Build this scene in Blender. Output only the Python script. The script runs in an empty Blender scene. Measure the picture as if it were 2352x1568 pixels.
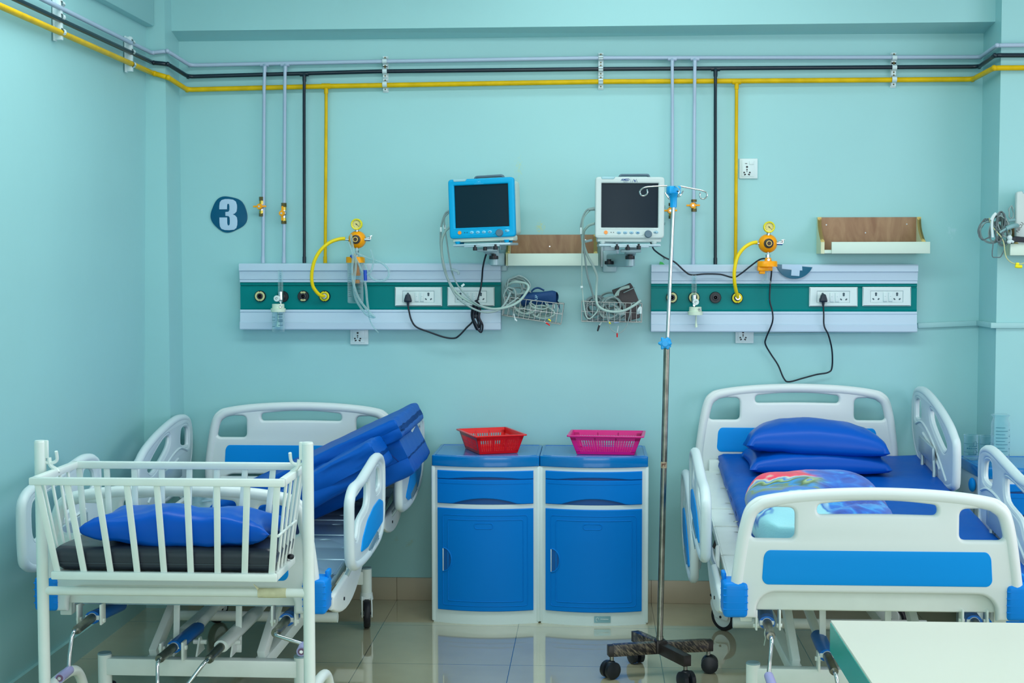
import bpy, bmesh, math, random
from mathutils import Vector, Matrix, noise
random.seed(7)
SC = bpy.context.scene
COL = SC.collection
PI = math.pi
V = Vector

# ------------------------------------------------------------------ camera (50 mm, slightly turned and pitched)
YAW, PITCH, ROLL, DIST, HGT, FPX = 0.0576357506, 0.055653672, -0.00109509, 6.6294619, 1.5965504, 3267.0
ROT = Matrix.Rotation(YAW, 3, 'Z') @ Matrix.Rotation(PI/2 - PITCH, 3, 'X') @ Matrix.Rotation(ROLL, 3, 'Z')
CAM = V((0, -DIST, HGT))
cam_d = bpy.data.cameras.new('camera'); cam = bpy.data.objects.new('camera', cam_d); COL.objects.link(cam)
cam.matrix_world = Matrix.Translation(CAM) @ ROT.to_4x4()
cam_d.sensor_width = 36; cam_d.lens = FPX/2352*36; cam_d.clip_end = 60
SC.camera = cam
def ray(px, py): return ROT @ V(((px-1176)/FPX, -(py-784)/FPX, -1))
def hit(px, py, ax, v):
    d = ray(px, py); return CAM + d*((v-CAM[ax])/d[ax])
def W(px, py, off=0.0): return hit(px, py, 1, -off)      # point on the plane 'off' metres in front of the back wall
def XP(px, py, x): return hit(px, py, 0, x)
def FP(px, py, z=0.0): return hit(px, py, 2, z)

# ------------------------------------------------------------------ materials
def lin(c):
    return tuple(((v/255/12.92) if v/255 <= .04045 else ((v/255+.055)/1.055)**2.4) for v in c) + (1,)
MATS = {}
def mat(name, rgb, rough=.5, metal=0, spec=.5, bump=0, bscale=40, vary=0, vscale=3, trans=0, ior=1.45, coat=0, alpha=1):
    if name in MATS: return MATS[name]
    m = bpy.data.materials.new(name); m.use_nodes = True
    nt = m.node_tree; b = nt.nodes['Principled BSDF']
    b.inputs['Base Color'].default_value = lin(rgb); b.inputs['Roughness'].default_value = rough
    b.inputs['Metallic'].default_value = metal; b.inputs['Specular IOR Level'].default_value = spec
    b.inputs['Transmission Weight'].default_value = trans; b.inputs['IOR'].default_value = ior
    b.inputs['Coat Weight'].default_value = coat; b.inputs['Alpha'].default_value = alpha
    tc = nt.nodes.new('ShaderNodeTexCoord')
    if vary:
        n = nt.nodes.new('ShaderNodeTexNoise'); n.inputs['Scale'].default_value = vscale; n.inputs['Detail'].default_value = 5
        r = nt.nodes.new('ShaderNodeMixRGB'); r.blend_type = 'MULTIPLY'; r.inputs['Fac'].default_value = 1
        cr = nt.nodes.new('ShaderNodeValToRGB'); cr.color_ramp.elements[0].position = .3; cr.color_ramp.elements[1].position = .7
        cr.color_ramp.elements[0].color = (1-vary, 1-vary, 1-vary, 1); cr.color_ramp.elements[1].color = (1, 1, 1, 1)
        nt.links.new(tc.outputs['Object'], n.inputs['Vector']); nt.links.new(n.outputs['Fac'], cr.inputs['Fac'])
        r.inputs['Color1'].default_value = lin(rgb); nt.links.new(cr.outputs['Color'], r.inputs['Color2'])
        nt.links.new(r.outputs['Color'], b.inputs['Base Color'])
    if bump:
        n2 = nt.nodes.new('ShaderNodeTexNoise'); n2.inputs['Scale'].default_value = bscale; n2.inputs['Detail'].default_value = 4
        bp = nt.nodes.new('ShaderNodeBump'); bp.inputs['Strength'].default_value = bump; bp.inputs['Distance'].default_value = .01
        nt.links.new(tc.outputs['Object'], n2.inputs['Vector']); nt.links.new(n2.outputs['Fac'], bp.inputs['Height'])
        nt.links.new(bp.outputs['Normal'], b.inputs['Normal'])
    MATS[name] = m; return m

WALL = mat('teal wall paint', (152, 206, 209), .38, bump=.12, bscale=9, vary=.045, vscale=1.6)
BEAMP = WALL
CREAM = mat('cream bed plastic', (218, 229, 229), .38)
RAILP = mat('pale rail plastic', (205, 222, 226), .36)
WPAINT = mat('white enamel on steel', (226, 238, 234), .32, vary=.05, vscale=14)
BLUEP = mat('bright blue panel', (0, 146, 230), .45, spec=.2)
BUMP = mat('blue bumper plastic', (0, 132, 226), .4, spec=.25)
LBLUE = mat('locker blue plastic', (0, 118, 206), .42, spec=.12)
LBODY = mat('locker grey white', (205, 224, 226), .36)
LTOP = mat('locker top blue', (0, 112, 184), .14)
VINYL = mat('royal blue vinyl', (0, 84, 186), .34, spec=.25, bump=.25, bscale=7)
VINYL2 = mat('blue mattress cover', (0, 86, 180), .46, spec=.2, bump=.35, bscale=9)
BLACKV = mat('black vinyl', (44, 52, 62), .32, bump=.2, bscale=12)
STEEL = mat('brushed steel', (186, 194, 196), .28, 1)
CHROME = mat('chrome', (200, 208, 212), .12, 1)
OLDST = mat('weathered steel', (150, 152, 142), .32, 1, vary=.45, vscale=25)
IRON = mat('dark painted steel', (48, 42, 42), .4, vary=.5, vscale=20)
BLACKP = mat('black plastic', (22, 28, 36), .4)
RUBBER = mat('black rubber', (20, 22, 30), .5)
GREYP = mat('grey plastic', (84, 112, 128), .4)
ALU = mat('panel aluminium', (182, 206, 224), .4)
GREEN = mat('green panel enamel', (0, 124, 124), .32, spec=.12)
PWHITE = mat('switch white plastic', (206, 226, 228), .3)
YPIPE = mat('yellow pipe paint', (222, 184, 0), .4, spec=.25, vary=.2, vscale=18)
KPIPE = mat('black pipe paint', (10, 34, 48), .28)
GPIPE = mat('grey pipe paint', (166, 188, 210), .36)
CLIPW = mat('white clip plastic', (200, 222, 226), .45)
BRASS = mat('brass', (196, 176, 78), .3, .8)
BRONZE = mat('dark bronze', (92, 84, 50), .4, .6)
AMBER = mat('amber plastic', (248, 164, 4), .32, spec=.35)
YELL = mat('yellow hose', (240, 212, 0), .36)
YGAU = mat('gauge yellow', (240, 228, 20), .4)
DIALF = mat('gauge face', (214, 206, 130), .4)
DARK = mat('dark', (14, 24, 32), .4)
def clear_mat(name, rgb, body, rough=.08, refl=.5):
    # thin-walled clear plastic: mostly see-through, a little milky body, fresnel sheen on top
    m = bpy.data.materials.new(name); m.use_nodes = True; nt = m.node_tree; L = nt.links.new; nt.nodes.remove(nt.nodes['Principled BSDF'])
    out = nt.nodes['Material Output']; tr = nt.nodes.new('ShaderNodeBsdfTransparent'); tr.inputs['Color'].default_value = lin(rgb)
    df = nt.nodes.new('ShaderNodeBsdfPrincipled'); df.inputs['Base Color'].default_value = lin(rgb); df.inputs['Roughness'].default_value = rough
    lw = nt.nodes.new('ShaderNodeLayerWeight'); lw.inputs['Blend'].default_value = .25
    mr = nt.nodes.new('ShaderNodeMapRange'); mr.inputs['To Min'].default_value = body; mr.inputs['To Max'].default_value = min(1, body+refl)
    mx = nt.nodes.new('ShaderNodeMixShader'); L(lw.outputs['Facing'], mr.inputs['Value']); L(mr.outputs[0], mx.inputs['Fac'])
    L(tr.outputs[0], mx.inputs[1]); L(df.outputs[0], mx.inputs[2]); L(mx.outputs[0], out.inputs['Surface']); return m
CLEAR = clear_mat('clear plastic', (236, 247, 248), .03, refl=.55)
JARM = clear_mat('clear jar', (240, 249, 250), .015, refl=.5)
TUBEC = clear_mat('clear tubing', (216, 238, 240), .22, refl=.6)
PVC = mat('cable grey', (140, 164, 164), .45)
PVC2 = mat('cable pale', (158, 186, 180), .45)
PVCD = mat('cable dark grey', (92, 108, 112), .45)
CORD = mat('black cord', (14, 26, 40), .42)
SIGN = mat('sign blue', (0, 84, 118), .22, spec=.25)
SIGNW = mat('sign white', (172, 202, 226), .45)
TEALD = mat('desk teal gloss', (0, 172, 166), .16, spec=.35)
DESKT = mat('desk white top', (238, 236, 222), .35)
RED = mat('red plastic', (222, 8, 16), .3)
PINK = mat('magenta plastic', (214, 20, 132), .3)
IVBLUE = mat('iv blue plastic', (0, 150, 216), .34)
SCRN = mat('dark screen', (32, 46, 54), .3, spec=.15)
WIRE = mat('basket wire', (150, 156, 156), .35, .9)
MBLUE = mat('monitor blue', (0, 160, 212), .4, spec=.25)
MWHITE = mat('monitor white', (190, 208, 208), .4)
MHOUSE = mat('monitor ivory', (196, 216, 206), .45)
CUFFB = mat('navy cuff cloth', (0, 58, 108), .7, bump=.2, bscale=60)
CUFFN = mat('brown cuff cloth', (70, 66, 68), .7, bump=.2, bscale=60)
LAMW = mat('shelf laminate', (204, 226, 214), .4)
LAMY = mat('shelf cream side', (206, 214, 180), .5)
PLYE = mat('ply edge', (214, 186, 112), .6)
GRIP = mat('lilac grip', (158, 160, 206), .4)
SLEEVE = mat('blue crank sleeve', (0, 104, 190), .36)
GREYIN = mat('grey insert', (108, 140, 156), .45)
DGREEN = mat('green tag plastic', (0, 170, 70), .4)

# ------------------------------------------------------------------ geometry helpers
def catmull(pts, n=8, closed=False):
    pts = [V(p) for p in pts]
    if len(pts) < 3: return pts
    out = []; N = len(pts)
    for i in range(N if closed else N-1):
        p0 = pts[(i-1) % N] if (closed or i > 0) else pts[0]
        p1, p2 = pts[i], pts[(i+1) % N]
        p3 = pts[(i+2) % N] if (closed or i+2 < N) else pts[-1]
        for k in range(n):
            t = k/n
            out.append(.5*((2*p1)+(p2-p0)*t+(2*p0-5*p1+4*p2-p3)*t*t+(3*p1-p0-3*p2+p3)*t**3))
    if not closed: out.append(pts[-1])
    return out
def fillet(pts, r, n=5):
    """round the corners of a closed 2D outline"""
    out = []; N = len(pts)
    rs = r if isinstance(r, (list, tuple)) else [r]*N
    for i in range(N):
        p, a, b = V(pts[i]).to_2d(), V(pts[i-1]).to_2d(), V(pts[(i+1) % N]).to_2d()
        da, db = (a-p), (b-p); la, lb = da.length, db.length
        if la < 1e-9 or lb < 1e-9 or rs[i] <= 0: out.append(p); continue
        d = min(rs[i], la*.48, lb*.48)
        q0, q1 = p+da/la*d, p+db/lb*d
        for k in range(n+1):
            t = k/n; out.append(q0*(1-t)**2 + p*2*t*(1-t) + q1*t*t)
    return out
def frame_from(d, up=V((0, 0, 1))):
    d = V(d).normalized()
    if abs(d.dot(up)) > .98: up = V((0, 1, 0))
    x = up.cross(d).normalized(); y = d.cross(x)
    return Matrix((x, y, d)).transposed()
class MB:
    def __init__(s): s.bm = bmesh.new()
    def box(s, c, size, bev=0, rot=None, seg=2):
        t = bmesh.new(); bmesh.ops.create_cube(t, size=1)
        for v in t.verts: v.co = V((v.co.x*size[0], v.co.y*size[1], v.co.z*size[2]))
        if bev: bmesh.ops.bevel(t, geom=t.edges[:], offset=min(bev, min(size)*.49), segments=seg, affect='EDGES', profile=.5)
        if rot is not None: bmesh.ops.transform(t, matrix=rot.to_4x4(), verts=t.verts)
        bmesh.ops.translate(t, vec=V(c), verts=t.verts); return s.add(t)
    def b2(s, a, b, bev=0, seg=2):
        a, b = V(a), V(b); return s.box((a+b)/2, [abs(b[i]-a[i]) for i in range(3)], bev, None, seg)
    def add(s, t):
        me = bpy.data.meshes.new('tmp'); t.to_mesh(me); t.free(); s.bm.from_mesh(me); bpy.data.meshes.remove(me); return s
    def bar(s, p0, p1, w, h, bev=0, up=V((0, 0, 1))):
        p0, p1 = V(p0), V(p1); d = p1-p0; f = frame_from(d, up)
        return s.box((p0+p1)/2, (w, h, d.length), bev, f)
    def cyl(s, p0, p1, r, r2=None, n=18):
        r2 = r if r2 is None else r2
        return s.rings([(p0, r), (p1, r2)], n)
    def rings(s, pr, n=18, cap=True):
        """loft of circles: list of (centre, radius), straight axis from first to last"""
        c = [V(p) for p, _ in pr]; f = frame_from(c[-1]-c[0]); rows = []
        for p, (_, r) in zip(c, pr):
            rows.append([s.bm.verts.new(p+f @ V((r*math.cos(2*PI*k/n), r*math.sin(2*PI*k/n), 0))) for k in range(n)])
        for a, b in zip(rows, rows[1:]):
            for k in range(n): s.bm.faces.new((a[k], a[(k+1) % n], b[(k+1) % n], b[k]))
        if cap: s.bm.faces.new(rows[0][::-1]); s.bm.faces.new(rows[-1])
        return s
    def lathe(s, prof, base, axis=(0, 0, 1), n=24, cap=True):
        ax = V(axis).normalized(); b = V(base)
        return s.rings([(b+ax*h, max(r, 1e-4)) for r, h in prof], n, cap) if abs(prof[-1][1]-prof[0][1]) > 1e-6 else s._lathe2(prof, b, ax, n)
    def _lathe2(s, prof, b, ax, n):
        f = frame_from(ax); rows = []
        for r, h in prof:
            rows.append([s.bm.verts.new(b+ax*h+f @ V((max(r, 1e-4)*math.cos(2*PI*k/n), max(r, 1e-4)*math.sin(2*PI*k/n), 0))) for k in range(n)])
        for a, c in zip(rows, rows[1:]):
            for k in range(n): s.bm.faces.new((a[k], a[(k+1) % n], c[(k+1) % n], c[k]))
        return s
    def tube(s, pts, r, n=10, smooth=True, closed=False, sub=8, flat=1.0):
        P = catmull(pts, sub, closed) if smooth else [V(p) for p in pts]
        P = [p for i, p in enumerate(P) if i == 0 or (p-P[i-1]).length > 1e-6]
        N = len(P); rows = []; prev = None
        for i in range(N):
            d = (P[(i+1) % N]-P[i-1]) if (closed or 0 < i < N-1) else (P[1]-P[0] if i == 0 else P[-1]-P[-2])
            d.normalize()
            if prev is None: f = frame_from(d); x = f.col[0].copy()
            else:
                x = prev - d*prev.dot(d)
                if x.length < 1e-6: x = frame_from(d).col[0].copy()
                x.normalize()
            prev = x; y = d.cross(x); rr = r(i/(N-1)) if callable(r) else r
            rows.append([s.bm.verts.new(P[i]+x*(rr*math.cos(2*PI*k/n))+y*(rr*flat*math.sin(2*PI*k/n))) for k in range(n)])
        for a, b in zip(rows, rows[1:]+([rows[0]] if closed else [])):
            for k in range(n): s.bm.faces.new((a[k], a[(k+1) % n], b[(k+1) % n], b[k]))
        if not closed: s.bm.faces.new(rows[0][::-1]); s.bm.faces.new(rows[-1])
        return s
    def prism(s, pts, vec):
        """closed polygon of 3D points swept along vec"""
        a = [s.bm.verts.new(V(p)) for p in pts]; b = [s.bm.verts.new(V(p)+V(vec)) for p in pts]; n = len(a)
        s.bm.faces.new(a[::-1]); s.bm.faces.new(b)
        for k in range(n): s.bm.faces.new((a[k], a[(k+1) % n], b[(k+1) % n], b[k]))
        return s
    def sphere(s, c, r, u=20, v=12, rot=None):
        t = bmesh.new(); bmesh.ops.create_uvsphere(t, u_segments=u, v_segments=v, radius=1)
        r = (r, r, r) if not isinstance(r, (list, tuple)) else r
        for w in t.verts: w.co = V((w.co.x*r[0], w.co.y*r[1], w.co.z*r[2]))
        if rot is not None: bmesh.ops.transform(t, matrix=rot.to_4x4(), verts=t.verts)
        bmesh.ops.translate(t, vec=V(c), verts=t.verts); return s.add(t)
    def grid(s, fn, nu, nv, close_u=False):
        rows = [[s.bm.verts.new(V(fn(i/nu, j/nv))) for j in range(nv+1)] for i in range(nu if close_u else nu+1)]
        R = rows+([rows[0]] if close_u else [])
        for a, b in zip(R, R[1:]):
            for j in range(nv): s.bm.faces.new((a[j], a[j+1], b[j+1], b[j]))
        return s
    def plate(s, outline, holes, thick, bev, M, res=3):
        """flat board with holes and rounded edges; outline in local XY, centred on Z, placed by matrix M"""
        cu = bpy.data.curves.new('tmpc', 'CURVE'); cu.dimensions = '2D'; cu.fill_mode = 'BOTH'
        for o in [outline]+list(holes):
            sp = cu.splines.new('POLY'); sp.points.add(len(o)-1)
            for p, q in zip(sp.points, o): p.co = (q[0], q[1], 0, 1)
            sp.use_cyclic_u = True
        cu.extrude = max(thick/2-bev, 0); cu.bevel_depth = bev; cu.bevel_resolution = res; cu.offset = -bev
        o = bpy.data.objects.new('tmpo', cu); COL.objects.link(o)
        dg = bpy.context.evaluated_depsgraph_get()
        me = bpy.data.meshes.new_from_object(o.evaluated_get(dg)); me.transform(M)
        s.bm.from_mesh(me); bpy.data.meshes.remove(me); bpy.data.objects.remove(o); bpy.data.curves.remove(cu)
        return s
    def text(s, body, size, M, ext=.0004, bold=0.0, shear=0, ax='CENTER'):
        cu = bpy.data.curves.new('tmpt', 'FONT'); cu.body = body; cu.size = size; cu.extrude = ext; cu.offset = bold; cu.shear = shear
        cu.align_x = ax; cu.align_y = 'CENTER'; cu.resolution_u = 3
        o = bpy.data.objects.new('tmpo', cu); COL.objects.link(o)
        dg = bpy.context.evaluated_depsgraph_get()
        me = bpy.data.meshes.new_from_object(o.evaluated_get(dg)); me.transform(M)
        s.bm.from_mesh(me); bpy.data.meshes.remove(me); bpy.data.objects.remove(o); bpy.data.curves.remove(cu)
        return s
    def xf(s, M): bmesh.ops.transform(s.bm, matrix=M, verts=s.bm.verts); return s
    def build(s, name, m, parent=None, ang=38, flat=False):
        bm = s.bm; bmesh.ops.remove_doubles(bm, verts=bm.verts, dist=1e-6)
        bmesh.ops.recalc_face_normals(bm, faces=bm.faces)
        org = ORG.get(parent.name, V((0, 0, 0))) if parent else None
        if org is None:
            lo = V([min(v.co[i] for v in bm.verts) for i in range(3)]); hi = V([max(v.co[i] for v in bm.verts) for i in range(3)])
            org = V(((lo.x+hi.x)/2, (lo.y+hi.y)/2, lo.z)); root = True
        else: root = False
        bmesh.ops.translate(bm, vec=-org, verts=bm.verts)
        ca = math.cos(math.radians(ang))
        for f in bm.faces: f.smooth = not flat
        for e in bm.edges:
            if len(e.link_faces) == 2:
                if e.link_faces[0].normal.dot(e.link_faces[1].normal) < ca: e.smooth = False
        me = bpy.data.meshes.new(name); bm.to_mesh(me); bm.free(); me.materials.append(m)
        o = bpy.data.objects.new(name, me); COL.objects.link(o)
        if root: o.location = org
        else: o.parent = parent
        ORG[o.name] = org
        return o
ORG = {}
def thing(name, label, cat, loc, group=None):
    o = bpy.data.objects.new(name, None); COL.objects.link(o); o.location = loc; o.empty_display_size = .05
    ORG[o.name] = V(loc); o['label'] = label; o['category'] = cat
    if group: o['group'] = group
    return o
def tag(o, label, cat, group=None):
    o['label'] = label; o['category'] = cat
    if group: o['group'] = group
    return o
def struct(o): o['kind'] = 'structure'; return o
def XZ(y=0.0):   # local (x, y, z) -> world (x, y - z, y): a board facing the camera; local z towards the viewer
    return Matrix(((1, 0, 0, 0), (0, 0, -1, y), (0, 1, 0, 0), (0, 0, 0, 1)))
def YZ(x=0.0):   # local (x, y, z) -> world (x + z, x_local, y_local)
    return Matrix(((0, 0, 1, x), (1, 0, 0, 0), (0, 1, 0, 0), (0, 0, 0, 1)))
def rrect(x0, z0, x1, z1, r, n=4): return fillet([(x0, z0), (x1, z0), (x1, z1), (x0, z1)], r, n)
def circ(cx, cy, r, n=24): return [(cx+r*math.cos(2*PI*k/n), cy+r*math.sin(2*PI*k/n)) for k in range(n)]
# ------------------------------------------------------------------ the room
XL, XR = -1.945, 1.761           # corners of the recessed back wall
def tile_mat(name, rgb, ox, oy, rough, joint, plane='XY', rowh=.6, vary=.05):
    m = bpy.data.materials.new(name); m.use_nodes = True; nt = m.node_tree; b = nt.nodes['Principled BSDF']
    g = nt.nodes.new('ShaderNodeNewGeometry'); mp = nt.nodes.new('ShaderNodeMapping'); mp.inputs['Location'].default_value = (-ox, -oy, 0)
    if plane == 'XZ': mp.inputs['Rotation'].default_value = (-PI/2, 0, 0)
    br = nt.nodes.new('ShaderNodeTexBrick'); br.offset = 0; br.squash = 1
    br.inputs['Scale'].default_value = 1; br.inputs['Brick Width'].default_value = .6; br.inputs['Row Height'].default_value = rowh
    br.inputs['Mortar Size'].default_value = .0016; br.inputs['Mortar Smooth'].default_value = .1; br.inputs['Bias'].default_value = 0
    c = lin(rgb); d = tuple(v*(1-vary) for v in c[:3])+(1,)
    br.inputs['Color1'].default_value = c; br.inputs['Color2'].default_value = d; br.inputs['Mortar'].default_value = lin(joint)
    n = nt.nodes.new('ShaderNodeTexNoise'); n.inputs['Scale'].default_value = 5; n.inputs['Detail'].default_value = 6
    mx = nt.nodes.new('ShaderNodeMixRGB'); mx.blend_type = 'MULTIPLY'; mx.inputs['Fac'].default_value = .25
    L = nt.links.new
    L(g.outputs['Position'], mp.inputs['Vector']); L(mp.outputs['Vector'], br.inputs['Vector']); L(g.outputs['Position'], n.inputs['Vector'])
    L(br.outputs['Color'], mx.inputs['Color1']); L(n.outputs['Fac'], mx.inputs['Color2']); L(mx.outputs['Color'], b.inputs['Base Color'])
    b.inputs['Roughness'].default_value = rough
    return m
FLOORM = tile_mat('polished floor tile', (196, 192, 160), -.329, -1.073, .06, (70, 84, 74))
fb = FLOORM.node_tree.nodes['Principled BSDF']; fb.inputs['IOR'].default_value = 1.6; fb.inputs['Coat Weight'].default_value = 1; fb.inputs['Coat Roughness'].default_value = .03; fb.inputs['Coat IOR'].default_value = 1.6
BASEM = tile_mat('skirting tile', (196, 184, 160), -.329, -.3, .3, (126, 110, 88), 'XZ')

def stained(base, spots):
    m = base.copy(); m.name = 'teal wall paint with stains'; nt = m.node_tree; b = nt.nodes['Principled BSDF']; L = nt.links.new
    src = b.inputs['Base Color'].links[0].from_socket
    g = nt.nodes.new('ShaderNodeNewGeometry')
    for p, r, rgb, sc, th in spots:
        d = nt.nodes.new('ShaderNodeVectorMath'); d.operation = 'SUBTRACT'; d.inputs[1].default_value = p
        s = nt.nodes.new('ShaderNodeVectorMath'); s.operation = 'MULTIPLY'; s.inputs[1].default_value = (1/r[0], 0, 1/r[1])
        ln = nt.nodes.new('ShaderNodeVectorMath'); ln.operation = 'LENGTH'
        n = nt.nodes.new('ShaderNodeTexNoise'); n.inputs['Scale'].default_value = sc; n.inputs['Detail'].default_value = 6; n.inputs['Roughness'].default_value = .7
        sub = nt.nodes.new('ShaderNodeMath'); sub.operation = 'SUBTRACT'
        mul = nt.nodes.new('ShaderNodeMath'); mul.operation = 'MULTIPLY'; mul.inputs[1].default_value = .35
        ramp = nt.nodes.new('ShaderNodeMapRange'); ramp.inputs['From Min'].default_value = th; ramp.inputs['From Max'].default_value = th+.12; ramp.inputs['To Max'].default_value = .5
        mx = nt.nodes.new('ShaderNodeMixRGB'); mx.inputs['Color2'].default_value = lin(rgb)
        L(g.outputs['Position'], d.inputs[0]); L(d.outputs[0], s.inputs[0]); L(s.outputs[0], ln.inputs[0]); L(g.outputs['Position'], n.inputs['Vector'])
        L(ln.outputs['Value'], mul.inputs[0]); L(n.outputs['Fac'], sub.inputs[0]); L(mul.outputs[0], sub.inputs[1]); L(sub.outputs[0], ramp.inputs['Value'])
        L(ramp.outputs[0], mx.inputs['Fac']); L(src, mx.inputs['Color1']); src = mx.outputs['Color']
    L(src, b.inputs['Base Color']); return m
WALLS = stained(WALL, [(W(1240, 522), (.05, .06), (196, 206, 120), 90, .36), (W(1192, 385), (.05, .14), (176, 206, 160), 80, .40),
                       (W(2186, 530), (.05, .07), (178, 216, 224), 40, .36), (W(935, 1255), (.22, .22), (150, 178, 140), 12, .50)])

m = MB(); m.b2((-7.2*0-2.4, -8.5, -.1), (4.2, .2, 0)); struct(m.build('floor', FLOORM))
m = MB(); m.b2((XL-.5, 0, 0), (XR+.5, .2, 3.2)); struct(m.build('wall_back', WALLS))
m = MB()
m.prism([(-2.5, -8.5, 0), (-2.085, -8.5, 0), (-2.02, -8.5, 3.2), (-2.5, -8.5, 3.2)], (0, 8.6, 0))
m.prism([(-2.3, 0.05, 0), (XL, .05, 0), (XL, -.215, 0), (-2.3, -.215, 0)], (0, 0, 3.2))
m.b2((-2.3, -8.5, 2.662), (-1.99, -.215, 3.2), .012)
struct(m.build('wall_left', WALL))
m = MB(); m.b2((XR, -.285, 0), (4.2, .15, 3.2)); struct(m.build('wall_right', WALL))
# beam across the recess, its soffit slightly out of level
m = MB(); fl, fr = W(398, 71, .11), W(2288, 50, .19); bl, brr = W(412, 97), W(2262, 76)
m.prism([(XL-.02, -.11, fl.z), (XL-.02, .02, bl.z), (XL-.02, .02, 3.2), (XL-.02, -.11, 3.2)], (.0, 0, 0)) if False else None
vs = [m.bm.verts.new(p) for p in [(XL-.02, -.11, fl.z), (XL-.02, .03, bl.z-.005), (XL-.02, .03, 3.2), (XL-.02, -.11, 3.2),
                                  (XR+.02, -.19, fr.z), (XR+.02, .03, brr.z-.005), (XR+.02, .03, 3.2), (XR+.02, -.19, 3.2)]]
for q in ((0, 1, 2, 3), (7, 6, 5, 4), (0, 4, 5, 1), (1, 5, 6, 2), (2, 6, 7, 3), (3, 7, 4, 0)): m.bm.faces.new([vs[i] for i in q])
struct(m.build('trim_1', BEAMP))
m = MB(); m.b2((-2.5, -8.5, 3.15), (4.2, .2, 3.3)); struct(m.build('ceiling', mat('ceiling paint', (206, 226, 226), .6)))
m = MB(); m.b2((XL, -.012, 0), (XR, .01, .107), .002); struct(m.build('baseboard_back', BASEM))
m = MB(); m.b2((XR-.012, -.297, 0), (4.2, -.28, .107), .002); m.b2((XR-.012, -.297, 0), (XR+.01, 0, .107), .002); struct(m.build('baseboard_right', BASEM))
m = MB()
m.prism([(-2.2, -8.5, 0), (-2.068, -8.5, 0), (-2.068, -8.5, .1), (-2.2, -8.5, .1)], (0, 8.3, 0)); m.b2((-2.1, -.227, 0), (XL+.012, .0, .1))
struct(m.build('baseboard_left', mat('painted skirting', (150, 196, 196), .4)))

# ------------------------------------------------------------------ light
def area(name, loc, sx, sy, power, rgb, rot=(0, 0, 0)):
    l = bpy.data.lights.new(name, 'AREA'); l.shape = 'RECTANGLE'; l.size = sx; l.size_y = sy; l.energy = power; l.color = rgb
    o = bpy.data.objects.new(name, l); COL.objects.link(o); o.location = loc; o.rotation_euler = rot; return o
area('ceiling_light', (-.2, -1.95, 3.1), 3.4, .7, 54, (.95, 1, .99))
area('ceiling_light', (.15, -.62, 3.12), 1.2, .12, 4, (.95, 1, .99))
area('ceiling_light', (2.7, -3.2, 3.1), 1.0, 2.2, 8, (.97, .99, 1))
area('window_or_fill_light', (4.1, -3.4, 1.75), 3.0, 1.7, 72, (1, .86, .96), (PI/2, 0, PI/2))
area('ceiling_light', (.6, -5.6, 3.1), 2.4, .8, 14, (.95, 1, .99))
area('window_or_fill_light', (.4, -8.3, 1.7), 3.2, 2.0, 96, (.95, 1, .985), (PI/2, 0, 0))  # frontal fill added behind the camera to lift front faces, no known window
wd = bpy.data.worlds.new('world'); SC.world = wd; wd.use_nodes = True
bg = wd.node_tree.nodes['Background']; bg.inputs['Color'].default_value = (.80, .94, 1.0, 1); bg.inputs['Strength'].default_value = .74
SC.view_settings.view_transform = 'Standard'; SC.view_settings.look = 'None'; SC.view_settings.gamma = 1
SC.view_settings.exposure = -0.12; SC.view_settings.use_curve_mapping = False
SC.cycles.max_bounces = 8; SC.cycles.transparent_max_bounces = 12
SC.cycles.caustics_reflective = False; SC.cycles.caustics_refractive = False
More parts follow.
